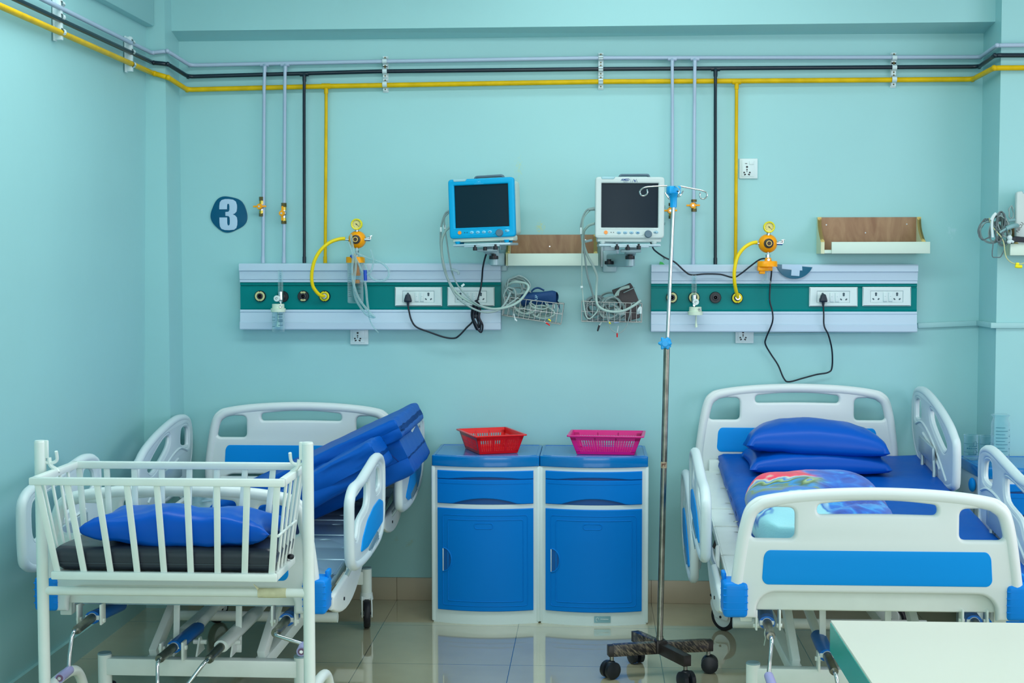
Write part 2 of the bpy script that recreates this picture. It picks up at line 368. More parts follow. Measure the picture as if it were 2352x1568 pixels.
# ------------------------------------------------------------------ gas pipes
def pipe_path(lf, pier, bend0, mids, bend1, end, off):
    p = [XP(*lf[0], -2.0), XP(*lf[1], -2.0)]
    p[0].y = min(p[0].y, -4.6)
    p += [W(*pier[0], .24), W(*pier[1], .238), W(*bend0, off)] + [W(*q, off) for q in mids] + [W(*bend1[0], off), W(*bend1[1], .31), W(*end, .31)]
    return p
def soften(P, r=.03):
    out = [P[0]]
    for a, b, c in zip(P, P[1:], P[2:]):
        d0, d1 = (a-b), (c-b); k = min(r, d0.length*.4, d1.length*.4)
        q0, q1 = b+d0.normalized()*k, b+d1.normalized()*k
        for t in (0, .25, .5, .75, 1): out.append(q0*(1-t)**2+b*2*t*(1-t)+q1*t*t)
    out.append(P[-1]); return out
def pipe(name, label, m, lf, pier, b0, mids, b1, end, r, drops, off=.032):
    P = pipe_path(lf, pier, b0, mids, b1, end, off)
    t = thing(name, label, 'pipe', (P[4].x, -.02, P[4].z), 'medical gas pipes along the walls')
    a = MB(); a.tube(soften(P), r, 12, smooth=False)
    for q in P[2:5]+P[-3:-1]: a.sphere(q, r*1.13, 12, 8)
    a.build('main_run', m, t)
    for (pts, rr, valve, hor) in drops:
        (xa, ya), (xb, yb) = pts[0], pts[1]; q = [W(xa, ya, off)]
        if ya < 180: lx = lambda y: xa+(xb-xa)*min(1, (y-ya)/(yb-ya)); q += [W(xa, ya+5, .058), W(lx(206), 206, .058), W(lx(232), 232, off)]
        q += [W(x, y, off) for x, y in pts[1 if yb > 240 else 2:]]
        d = MB(); d.tube(q, rr, 10, smooth=False)
        top = q[0]; d.cyl(top+V((-.02, 0, 0)), top+V((.02, 0, 0)), r*1.18, n=14); d.cyl(top, top+V((0, 0, -.035)), rr*1.3, n=12)
        end_ = q[-1]; d.cyl(end_+V((0, 0, .03)), end_, rr*1.2, n=12)
        d.build('drop_pipe', m, t)
        if valve:
            vx, v0, v1 = valve; A, B = W(vx, v0, off), W(vx, v1, off); L = (A.z-B.z); C = (A+B)/2
            vb = MB(); vb.rings([(A, .0125), (A-V((0, 0, .02*L/.1)), .0125)], 6); vb.rings([(B, .0125), (B+V((0, 0, .015)), .0125)], 6)
            vb.build('compression_nut', BRONZE, t)
            vb = MB(); vb.rings([(A-V((0, 0, .018)), .0115), (A-V((0, 0, .034)), .0115)], 14); vb.rings([(B+V((0, 0, .013)), .0115), (B+V((0, 0, .028)), .0115)], 14)
            vb.build('brass_ring', BRASS, t)
            vb = MB(); vb.cyl(A-V((0, 0, .03)), B+V((0, 0, .026)), .0105); vb.sphere(C, .0145); vo = vb.build('ball_valve', STEEL, t)
            h = MB(); f = C+V((-.006, -.018, 0)); h.cyl(f+V((0, .006, 0)), f-V((0, .008, 0)), .0145, .012, 16)
            if hor: h.bar(f+V((-.030, 0, 0)), f+V((.032, 0, .001)), .007, .008, .002)
            else: h.bar(f+V((.001, 0, -.034)), f+V((.003, 0, .034)), .008, .007, .002)
            h.build('valve_handle', AMBER, vo)
            h = MB(); h.cyl(f-V((0, .008, 0)), f-V((0, .011, 0)), .005, n=8); h.build('handle_screw', STEEL, vo)
    return t
pipe('grey_gas_pipe', 'pale grey pipe, topmost of the three long gas pipes, with four valved drops', GPIPE, ((126, 0), (347, 121)), ((352, 121), (384, 117)), (436, 150),
     [(880, 141), (1380, 133)], ((2252, 131), (2290, 104)), (2470, 103), .0092,
     [([(608, 148), (606.5, 190), (604, 604)], .0078, (601, 452, 497), True), ([(655, 148), (654, 190), (652, 604)], .0078, (652, 466, 514), False),
      ([(1544, 135), (1544.5, 300), (1543, 608)], .0072, (1542, 466, 502), True), ([(1596, 135), (1595, 250), (1592, 608)], .0078, (1594, 458, 486), True)])
pipe('black_gas_pipe', 'black pipe, middle one of the three long gas pipes, with two drops', KPIPE, ((51, 0), (349, 143)), ((353, 144), (385, 147)), (432, 176),
     [(865, 164), (1380, 158.5), (1642, 157)], ((2249, 153), (2285, 127)), (2470, 127), .0095,
     [([(699, 170), (698.5, 230), (699, 604)], .0072, None, 0), ([(1643.5, 158), (1643, 230), (1643, 607)], .0074, None, 0)])
pipe('yellow_gas_pipe', 'yellow pipe, lowest of the three long gas pipes, with two drops', YPIPE, ((0, 7), (351, 168)), ((355, 169), (386, 178)), (430, 206),
     [(748, 198), (1380, 187.5), (1692, 186)], ((2234, 182), (2283, 156)), (2470, 155), .0115,
     [([(749, 198), (749, 260), (747, 604)], .0076, None, 0), ([(1692, 187), (1691.5, 260), (1689.5, 606)], .0078, None, 0)])

def bracket(cx, tops, lbl, side=False):
    """strip of three saddle clips holding the three pipes"""
    grp = 'pipe clip strips on the walls'
    def put(b, off):    # local: x along the pipe, y out of the wall
        if side: b.xf(Matrix.Translation(V((WX, C.y, 0))) @ Matrix(((0, -1, 0, 0), (1, 0, 0, 0), (0, 0, 1, 0), (0, 0, 0, 1))))
        else: b.xf(Matrix.Translation(V((C.x, 0, 0))))
        return b
    mid = [(a+b)/2 for a, b in tops]
    if side:
        C = XP(cx, mid[1], -2.0); zs = [XP(cx, v, -2.0).z for v in mid]; WX = -2.028; gap = .028
    else:
        C = W(cx, mid[1], .032); zs = [W(cx, v, .032).z for v in mid]; WX = 0; gap = .032
    t = thing('pipe_bracket', lbl, 'bracket', (WX if side else C.x, C.y if side else 0, zs[2]-.06), grp)
    b = MB(); b.b2((-.0125, -.006, zs[2]-.034), (.0125, .002, zs[0]+.026), .001)
    if side: b.b2((-.011, -.03, zs[2]-.03), (.011, -.004, zs[0]+.022), .001)
    put(b, 0).build('backing_block', CLIPW, t)
    for i, z in enumerate(zs):
        r = (.0092, .0095, .0115)[i]; b = MB(); yo = -gap
        arc = [(-.02, r+.016), (-.02, r+.003)]+[(-gap*1 - (r+.0022)*math.sin(a), (r+.0022)*math.cos(a)) for a in [PI*k/8 for k in range(9)]]+[(-.02, -r-.003), (-.02, -r-.016)]
        for (y0, z0), (y1, z1) in zip(arc, arc[1:]):
            b.prism([(-.0105, y0, z+z0), (-.0105, y1, z+z1), (-.0105, y1-.0018, z+z1), (-.0105, y0-.0018, z+z0)], (.021, 0, 0))
        put(b, 0); so = b.build('saddle_clip', CLIPW, t)
        b = MB()
        for sgn in (1, -1): b.cyl((0, -.0215, z+sgn*(r+.0095)), (0, -.0235, z+sgn*(r+.0095)), .0034, n=10)
        put(b, 0).build('screw', BRONZE, so)
bracket(884, [(134, 148), (156, 172), (186, 202)], 'white clip strip holding the pipes above the orange suction regulator')
bracket(1380, [(126, 141), (150, 168), (178, 197)], 'white clip strip holding the pipes above the white monitor')
bracket(2054, [(122, 144), (144, 167), (172, 193)], 'white clip strip holding the pipes above the brown-backed shelf near the corner')
bracket(303, [(90, 104), (112, 126), (142, 154)], 'white clip strip on the side wall, the one beside the wall corner', True)
bracket(141, [(5, 14), (34, 44), (66, 80)], 'white clip strip on the side wall, farther from the corner', True)

# ------------------------------------------------------------------ bed head panels
def headwall(px0, px1, ptop, outlets, plates, label, dip):
    A, B = W(px0, ptop, .06), W(px1, ptop, .06); x0, x1 = A.x, B.x; k = .00203
    def z(p): return A.z-(p-ptop)*k
    P = lambda d: ptop+d
    t = thing('bed_head_panel', label, 'wall panel', ((x0+x1)/2, -.03, z(P(151))))
    def ext(prof, name, m):
        b = MB(); b.prism([(x0, y, zz) for y, zz in prof], (x1-x0, 0, 0)); return b.build(name, m, t, ang=25)
    ext([(-.0, z(P(0))), (-.066, z(P(0))), (-.072, z(P(3))), (-.072, z(P(16))), (-.066, z(P(17))), (-.0645, z(P(19))), (-.062, z(P(36))), (-.058, z(P(37))), (-.058, z(P(43))), (0, z(P(43)))], 'upper_rail', ALU)
    ext([(0, z(P(42.5))), (-.05, z(P(42.5))), (-.053, z(P(49))), (-.046, z(P(50))), (-.046, z(P(53))), (-.050, z(P(54))), (-.050, z(P(101))), (-.053, z(P(103))), (-.05, z(P(106.5))), (0, z(P(106.5)))], 'centre_strip', GREEN)
    ext([(0, z(P(106))), (-.058, z(P(106))), (-.060, z(P(111))), (-.056, z(P(112))), (-.0575, z(P(114))), (-.062, z(P(134))), (-.069, z(P(136))), (-.069, z(P(150))), (-.066, z(P(152))), (0, z(P(152)))], 'lower_rail', ALU)
    for px, py, kind in outlets:
        c = W(px, py, .052); b = MB(); c.y = -.049
        R = .0265; b.rings([(c, R), (c+V((0, -.010, 0)), R), (c+V((0, -.013, 0)), R-.002)], 28); o = b.build('gas_outlet', BLACKP, t)
        if kind != 'k':
            b = MB(); n = 32
            m = YGAU if kind == 'y' else mat('outlet label', (206, 208, 150), .5)
            segs = [(0, 1)] if kind in 'yw' else [(.15, .35), (.65, .85)]
            for s0, s1 in segs:
                if s1-s0 > .99: b.plate(circ(c.x, c.z, .023, 36), [circ(c.x, c.z, .0145, 30)], .002, .0003, XZ(-.0622), 1)
                else:
                    aa = [2*PI*(s0+(s1-s0)*i/12) for i in range(13)]
                    b.plate([(c.x+.023*math.cos(a), c.z+.023*math.sin(a)) for a in aa]+[(c.x+.0145*math.cos(a), c.z+.0145*math.sin(a)) for a in aa[::-1]], [], .002, .0003, XZ(-.0622), 1)
            b.build('label_ring', m, o)
            b = MB()
            for s in (1, -1): b.box((c.x, -.0635, c.z+s*.0225), (.004, .0015, .004))
            for a in (40, 65, 90, 115, 140, 220, 250, 290, 320): b.box((c.x+.019*math.cos(math.radians(a)), -.0633, c.z+.019*math.sin(math.radians(a))), (.0022, .0012, .0008), 0, Matrix.Rotation(-math.radians(a-90), 3, 'Y'))
            b.build('label_lettering', DARK, o)
        b = MB(); b._lathe2([(.0135, .010), (.0135, .016), (.011, .017), (.008, .0165), (.007, .012), (.003, .012), (.0001, .013)], V((c.x, -.05, c.z)), V((0, -1, 0)), 20)
        b.build('socket_port', mat('port black', (30, 34, 46), .3), o)
    for a, b_, top, bot in plates:
        p0, p1 = W(a, top, .056), W(b_, bot, .056)
        cx, cz, w, h = (p0.x+p1.x)/2, (p0.z+p1.z)/2, p1.x-p0.x, p0.z-p1.z
        b = MB(); b.plate(rrect(cx-w/2, cz-h/2, cx+w/2, cz+h/2, .002), [rrect(cx-w*.335, cz-h*.3, cx+w*.33, cz+h*.28, .001)], .012, .004, XZ(-.055))
        po = b.build('switch_plate', PWHITE, t)
        b = MB(); b.plate(rrect(cx-w*.333, cz-h*.297, cx+w*.328, cz+h*.277, .001), [], .008, .001, XZ(-.055))
        for s in (-.035, .075): b.box((cx+w*s-.0055*0, -.0605, cz-.002), (w*.075, .005, h*.46), .0015)
        b.build('module', PWHITE, po)
        b = MB()
        for s in (-.035, .075): b.box((cx+w*s, -.0632, cz+.001), (.005, .0006, .0012)); b.box((cx+w*s, -.0605, cz-h*.25), (w*.075, .004, .0016))
        b.build('switch_mark', mat('switch shade', (96, 150, 164), .5), po)
        for s in (-.222, .212):
            b = MB(); q = cx+w*s
            b.rings([(V((q, -.0585, cz+h*.155)), .0052), (V((q, -.0598, cz+h*.155)), .0052)], 14); b.rings([(V((q, -.0585, cz+h*.075)), .0045), (V((q, -.0599, cz+h*.075)), .0045)], 14)
            for d in (-1, 1): b.box((q+d*w*.054, -.0592, cz-h*.13), (.009, .0012, .006), .002, Matrix.Rotation(-d*.7, 3, 'Y'))
            b.build('socket_holes', mat('socket shade', (58, 84, 96), .5), po)
    return t
headwall(550, 1150, 605, [(598, 680, 'w'), (650, 681, 'k'), (697, 680, 's'), (746, 680, 'y')], [(907, 1015.5, 659, 703), (1027.5, 1136, 659, 703)],
         'grey and green bed head panel under the number sign, holding the hanging bottle and jar', 0)
headwall(1496, 2108, 607.5, [(1543, 683, 'w'), (1594, 683, 'w'), (1643, 683, 'k'), (1693, 684, 'y')], [(1858.5, 1969.5, 659, 704), (1981, 2092, 658.5, 703)],
         'grey and green bed head panel behind the drip stand, over the made-up bed', 0)

# ------------------------------------------------------------------ signs
def blob_disc(px, py, r0, amps, off): 
    c = W(px, py, off); pts = []
    for k in range(72):
        a = 2*PI*k/72; r = r0*(1+sum(A*math.cos(n*a+ph) for A, n, ph in amps)); pts.append((c.x+r*math.cos(a), c.z+r*math.sin(a)))
    return c, pts
c, pts = blob_disc(525.5, 492, .0855, [(.02, 3, .4), (.03, 5, 2.2), (.018, 2, .3)], .006)
t = thing('number_sign', 'dark blue splash-shaped sign with a pale number 3 on the wall', 'sign', (c.x, -.004, c.z-.09))
b = MB(); b.plate(pts, [], .006, .0022, XZ(-.004)); b.build('backing', SIGN, t)
a, d = W(503.5, 457, .008), W(545.5, 528.5, .008); cx, cz, hw, hh = (a.x+d.x)/2, (a.z+d.z)/2, (d.x-a.x)/2, (a.z-d.z)/2
three = [(-1, .34), (-1, .55), (-.93, .8), (-.72, .94), (-.35, 1), (.1, 1), (.55, .96), (.85, .84), (.97, .62), (.98, .42), (.93, .2), (.72, .07), (.5, .02), (.75, -.05), (.95, -.18), (1, -.4), (.98, -.66),
         (.88, -.86), (.62, -.97), (.1, -1), (-.4, -.99), (-.78, -.92), (-.95, -.76), (-1, -.5), (-1, -.18), (-.14, -.18), (-.14, -.55), (-.08, -.68), (.05, -.7), (.14, -.62), (.16, -.4), (.14, -.2), (.04, -.1), (-.33, -.08), (-.33, .17),
         (.02, .19), (.12, .28), (.13, .52), (.1, .66), (0, .7), (-.1, .66), (-.13, .54), (-.14, .34)]
b = MB(); b.plate([(cx+hw*x, cz+hh*y) for x, y in three], [], .003, .0006, XZ(-.0082)); b.build('number_three', SIGNW, t)
# half sign standing on the second panel
L_, R_, Bm = W(1781, 606.5, .075), W(1866, 605.5, .075), W(1826, 640, .075)
t = thing('half_sign', 'half-round teal sign with the foot of a pale digit on the bed head panel', 'sign', (Bm.x, -.074, Bm.z))
out = []
for k in range(25):
    s = k/24; x = L_.x+(R_.x-L_.x)*s; f = (1-abs(2*s-1.04)**2.1); out.append((x, L_.z-(L_.z-Bm.z)*max(f, 0)**.62))
b = MB(); b.plate(out, [], .004, .0012, XZ(-.0745)); b.build('backing', mat('sign teal', (0, 92, 122), .22), t)
pp = [(1796, 606.6), (1842, 607.4), (1843, 621), (1837, 621), (1836, 634), (1817, 632.5), (1818, 619.5), (1796, 617)]
b = MB(); b.plate([(W(*q, .078).x, W(*q, .078).z) for q in pp], [], .002, .0004, XZ(-.0775)); b.build('digit_foot', SIGNW, t)

# ------------------------------------------------------------------ wall sockets, trunking, small fixings
def wall_socket(x0, y0, x1, y1, label):
    a, d = W(x0, y0, .01), W(x1, y1, .01); cx, cz, w, h = (a.x+d.x)/2, (a.z+d.z)/2, d.x-a.x, a.z-d.z
    t = thing('wall_socket', label, 'socket', (cx, -.005, cz-h/2), 'white wall sockets')
    b = MB(); b.box((cx, -.005, cz), (w, .012, h), .003); b.build('cover_plate', PWHITE, t)
    b = MB(); b.box((cx-.002, -.0118, cz), (w*.66, .003, h*.8), .001); f = b.build('socket_face', PWHITE, t)
    b = MB(); b.box((cx+w*.17, -.0145, cz+h*.28), (w*.24, .004, h*.17), .001); b.build('rocker_switch', PWHITE, t)
    b = MB()
    def hole(u, v, r): b.rings([(V((cx+w*u, -.0128, cz+h*v)), r), (V((cx+w*u, -.0139, cz+h*v)), r)], 14)
    hole(-.08, .08, .0048); hole(-.23, -.2, .004); hole(.07, -.2, .004); hole(-.08, -.15, .0024)
    b.box((cx-w*.13, -.0134, cz+h*.25), (w*.12, .001, .0025)); b.box((cx-w*.08, -.0134, cz-h*.06), (.006, .001, .007), 0)
    for s in (-1, 1): b.box((cx-w*.08+s*w*.11, -.0134, cz-h*.3), (.009, .001, .006), 0, Matrix.Rotation(s*.4, 3, 'Y'))
    b.build('socket_holes', DARK, f)
wall_socket(1698, 364, 1740, 410, 'white wall socket high up beside the yellow drop pipe')
wall_socket(804, 745, 846, 791, 'white wall socket half hidden under the panel below the clear jar')
wall_socket(1689, 745, 1731, 788, 'white wall socket half hidden under the panel behind the drip stand')
t0 = W(2108, 747.5, .007); t1 = W(2247, 742, .012)
b = MB()
def strip(b, p, q, h, dpt): b.bar(p, q, dpt, h, .001)
b.bar(t0, V((XR-.012, -.007, t1.z)), .012, .024, .002); b.bar(V((XR-.007, -.002, t1.z)), V((XR-.007, -.297, t1.z+.002)), .012, .024, .002)
b.bar(V((XR-.026, -.292, t1.z+.002)), V((2.8, -.292, t1.z+.004)), .012, .024, .002)
o = b.build('cable_trunking', mat('trunking teal', (156, 203, 207), .4)); tag(o, 'slim wall trunking running from the bed head panel round the corner', 'trunking')
b = MB(); b.bar(W(1731, 768, .004), W(2000, 763, .004), .008, .008, .001); o = b.build('cable_duct', mat('duct teal', (140, 194, 200), .4)); tag(o, 'thin painted cable duct leading from the low wall socket', 'trunking')
b = MB(); g0, g1, g2, g3 = [W(*q, .03) for q in ((1513, 607), (1516, 600.5), (1521, 602), (1531, 607.5))]
b.prism([g0+V((0, -.02, -.01)), g1+V((0, -.02, 0)), g2+V((0, -.02, 0)), g3+V((0, -.02, -.01))], (0, .035, 0)); o = b.build('green_cap', DGREEN); tag(o, 'green plastic cap lying on top of the bed head panel', 'cap')
for px, py, lb in ((1527, 475, 'small dark wall hook, top one beside the white monitor'), (1527, 514, 'small wall hook, middle one beside the white monitor'), (1526.5, 593, 'small wall hook above the green cap')):
    c = W(px, py, .008); b = MB(); b.tube([c+V((.004*math.cos(a), -.004*0, .004*math.sin(a))) for a in [math.radians(q) for q in range(50, 320, 30)]], .0011, 6); b.cyl(c+V((-.004, 0, 0)), V((c.x-.004, .002, c.z)), .001, n=6)
    o = b.build('wall_hook', mat('hook metal', (60, 90, 100), .4, .5)); tag(o, lb, 'hook', 'small hooks beside the white monitor')
# ------------------------------------------------------------------ suction regulators
def regulator(gpx, bpx, r_b, hose_px, label, jar, yb=.135):
    g, c = W(*gpx, yb), W(*bpx, yb)
    t = thing('suction_regulator', label, 'regulator', (c.x, -yb, c.z-.1))
    F = V((0, -1, 0))
    b = MB(); r = .0255
    b.lathe([(r*.86, -.012), (r, -.008), (r*1.02, .004), (r*1.02, .016), (r*.93, .02), (r*.8, .019), (r*.78, .012)], g, F, 32); go = b.build('gauge', YGAU, t)
    b = MB(); b.rings([(g+F*.0122, r*.8), (g+F*.0135, r*.8)], 28); b.build('dial', DIALF, go)
    b = MB()
    for k in range(11):
        a = math.radians(225-27*k); p = g+F*.0137+V((r*.64*math.cos(a), 0, r*.64*math.sin(a))); b.box(p, (.004, .0008, .0012), 0, Matrix.Rotation(-a, 3, 'Y'))
    a = math.radians(-42); b.bar(g+F*.0145-V((r*.25*math.cos(a), 0, r*.25*math.sin(a))), g+F*.0145+V((r*.62*math.cos(a), 0, r*.62*math.sin(a))), .0022, .001); b.cyl(g+F*.0135, g+F*.0162, .0025, n=10)
    b.build('needle', DARK, go)
    b = MB(); b.rings([(c+V((0, 0, .036)), .0085), (V((g.x, -yb, g.z-.022)), .0085)], 12); b.cyl(c+V((0, 0, -.03)), c+V((0, 0, -.052)), .004)
    b.rings([(c+V((0, 0, -.05)), .010), (c+V((0, 0, -.070)), .010)], 6); b.cyl(c+V((0, 0, -.06)), c+V((0, 0, -.083)), .0045); b.build('nipple', STEEL, t)
    b = MB(); R = r_b
    b.lathe([(R*.5, -.035), (R*.8, -.03), (R, -.018), (R*1.0, -.004), (R*.9, .006), (R*.68, .018), (R*.5, .022)], c, F, 36); b.build('regulator_body', AMBER, t)
    b = MB(); b.lathe([(R*.5, .012), (R*.52, .026), (R*.47, .040), (R*.36, .042), (R*.3, .034)], c, F, 22); k = b.build('control_knob', mat('knob dark', (44, 50, 52), .45), t)
    b = MB(); b.lathe([(R*.31, .034), (R*.31, .044), (R*.22, .045), (R*.2, .038)], c, F, 20); b.build('knob_ring', PLYE, k)
    b = MB(); b.cyl(c+F*.036, c+F*.042, R*.2, n=14); b.build('knob_centre', mat('knob brown', (64, 40, 22), .4), k)
    b = MB(); b.cyl(c+V((R*.9, 0, 0)), c+V((R+.022, 0, -.001)), .0075); b.cyl(c+V((R+.004, 0, .006)), c+V((R+.022, 0, .008)), .0045); b.bar(c+V((R+.016, -.004, .014)), c+V((R+.032, -.004, .017)), .006, .005, .001); b.cyl(c+V((R+.024, -.004, .001)), c+V((R+.024, -.004, .016)), .004, n=10)
    b.cyl(c-V((R*.9, 0, 0)), c-V((R+.014, 0, -.0)), .0045); b.build('vacuum_valve', CHROME, t)
    hp = [W(x, y, o) for x, y, o in hose_px]; b = MB(); b.tube(hp, .0082, 12); b.build('suction_hose', YELL, t)
    e = hp[-1]; b = MB(); b.cyl(e+V((0, -.004, 0)), V((e.x, -.062, e.z)), .0118, n=18); b.build('hose_adaptor', STEEL, t)
    return t, c
tL, cL = regulator((820, 515), (819.5, 550), .0405, [(793, 548, .135), (779, 549, .137), (757, 557, .145), (736, 575, .15), (722, 600, .15), (716, 630, .14), (718, 655, .125), (727, 670, .11), (736, 678, .095), (745, 680, .078)],
                   'orange suction regulator with a clear collecting jar under it', True)
# its jar
cap = W(816.5, 597, .13); tr = cap
b = MB(); b.rings([(cap+V((0, 0, .0125)), .043), (cap+V((0, 0, .0145)), .041)], 32); b.rings([(cap+V((0, 0, -.0125)), .0435), (cap+V((0, 0, .0125)), .043)], 32); b.rings([(cap+V((0, 0, .014)), .011), (cap+V((0, 0, .03)), .009)], 14); b.build('jar_cap', AMBER, tL)
b = MB(); jb = W(816, 696, .13); rj = .037; h = cap.z-jb.z-.012
b._lathe2([(rj, h), (rj, .01), (rj*.97, .003), (rj*.85, 0), (.001, .002), (.001, .006), (rj*.82, .005), (rj*.93, .012), (rj*.95, h)], V((cap.x-.001, cap.y, jb.z)), V((0, 0, 1)), 36); jo = b.build('collecting_jar', JARM, tL)
b = MB()
for i in range(13): b.grid(lambda u, v, i=i: (cap.x-.001+(rj+.0006)*math.sin(-.85+u*(.34 if i % 3 else .5)), cap.y-(rj+.0006)*math.cos(-.85+u*(.34 if i % 3 else .5)), jb.z+.032+i*.0085+v*.0011), 5, 1)
for s0 in (.10, .50):
    for z0 in (.045, .065, .085): b.grid(lambda u, v, z0=z0, s0=s0: (cap.x-.001+(rj+.0006)*math.sin(s0+u*.35), cap.y-(rj+.0006)*math.cos(s0+u*.35), jb.z+z0+v*.0016), 5, 1)
b.build('scale_marks', DARK, jo)
b = MB(); b.cyl(cap+V((.004, 0, -.012)), cap+V((.004, 0, -.06)), .012, .016, 18); b.rings([(cap+V((.002, 0, -.06)), .022), (cap+V((.002, 0, -.072)), .02)], 18); b.box(cap+V((.002, 0, -.099)), (.036, .03, .018), .006); b.build('float_valve', mat('float orange', (236, 136, 66), .4), jo)
tR, cR = regulator((1766, 521.5), (1764, 559), .0425, [(1739, 556, .135), (1725, 559, .14), (1708, 570, .145), (1694, 590, .148), (1687, 620, .145), (1687, 645, .135), (1690, 665, .11), (1695, 683, .075)],
                   'orange suction regulator with no jar, its orange lid left open underneath', False)
cap = W(1762.5, 606, .13)
b = MB(); b.rings([(cap+V((0, 0, -.012)), .0455), (cap+V((0, 0, .010)), .0445), (cap+V((0, 0, .013)), .042)], 32); b.rings([(cap+V((.002, -.01, .012)), .017), (cap+V((.002, -.01, .028)), .013)], 14)
b.box(cap+V((-.02, .002, -.022)), (.05, .05, .02), .004); b.box(cap+V((-.024, 0, -.036)), (.026, .03, .018), .003); b.box(cap+V((.012, -.006, -.02)), (.02, .02, .022), .003); b.build('jar_cap', AMBER, tR)
b = MB(); b.cyl(cap+V((.002, -.022, .019)), cap+V((.002, -.03, .019)), .006, n=14); b.build('cap_nozzle', STEEL, tR)
b = MB(); b.cyl(cap+V((-.006, 0, -.03)), cap+V((-.006, 0, -.068)), .008, n=16); b.rings([(cap+V((-.006, 0, -.066)), .009), (cap+V((-.006, 0, -.072)), .018), (cap+V((-.006, 0, -.082)), .023), (cap+V((-.006, 0, -.089)), .027)], 22); b.build('float_tube', CLEAR, tR)

# clear tubing looped over the regulator with the jar
b = MB(); TR = .0058
def tp(L, o=.19): return [W(x, y, (o if len(q) < 3 else q[2])) for q in L for x, y in [q[:2]]]
b.tube(tp([(806, 538), (808, 555), (812, 575), (816, 592), (817, 612), (814, 640), (813, 662), (817, 685), (828, 705), (842, 722), (856, 728), (862, 727)]), TR, 10)
b.tube(tp([(800, 555), (806, 572), (811, 590), (809, 615), (810, 640), (815, 662), (824, 685), (838, 705), (850, 718), (861, 729)], .20), TR, 10)
b.tube(tp([(818, 580), (834, 588), (856, 596), (880, 606), (893, 622), (890, 638), (876, 645), (858, 641), (846, 627), (838, 606)], .17), TR*.9, 10)
b.tube(tp([(814, 588), (822, 602), (830, 620), (838, 630), (848, 628), (855, 615), (857, 596), (850, 572)], .18), TR*.75, 8)
b.tube(tp([(838, 645), (841, 665), (843, 690), (846, 712)], .18), TR*.95, 10); b.tube(tp([(846, 712), (848, 730), (856, 748), (869, 764)], .18), TR*.5, 8)
o = b.build('suction_tubing', TUBEC); tag(o, 'clear suction tubing looped around the orange regulator and hanging over the panel', 'tubing')
b = MB(); b.tube(tp([(838.5, 620), (839, 632), (839.5, 644)], .181), .0078, 12, smooth=False); b.tube(tp([(806, 586), (812, 592)], .187), .0075, 10, smooth=False); k = b.build('tube_connector', mat('connector blue', (0, 70, 180), .35), o)

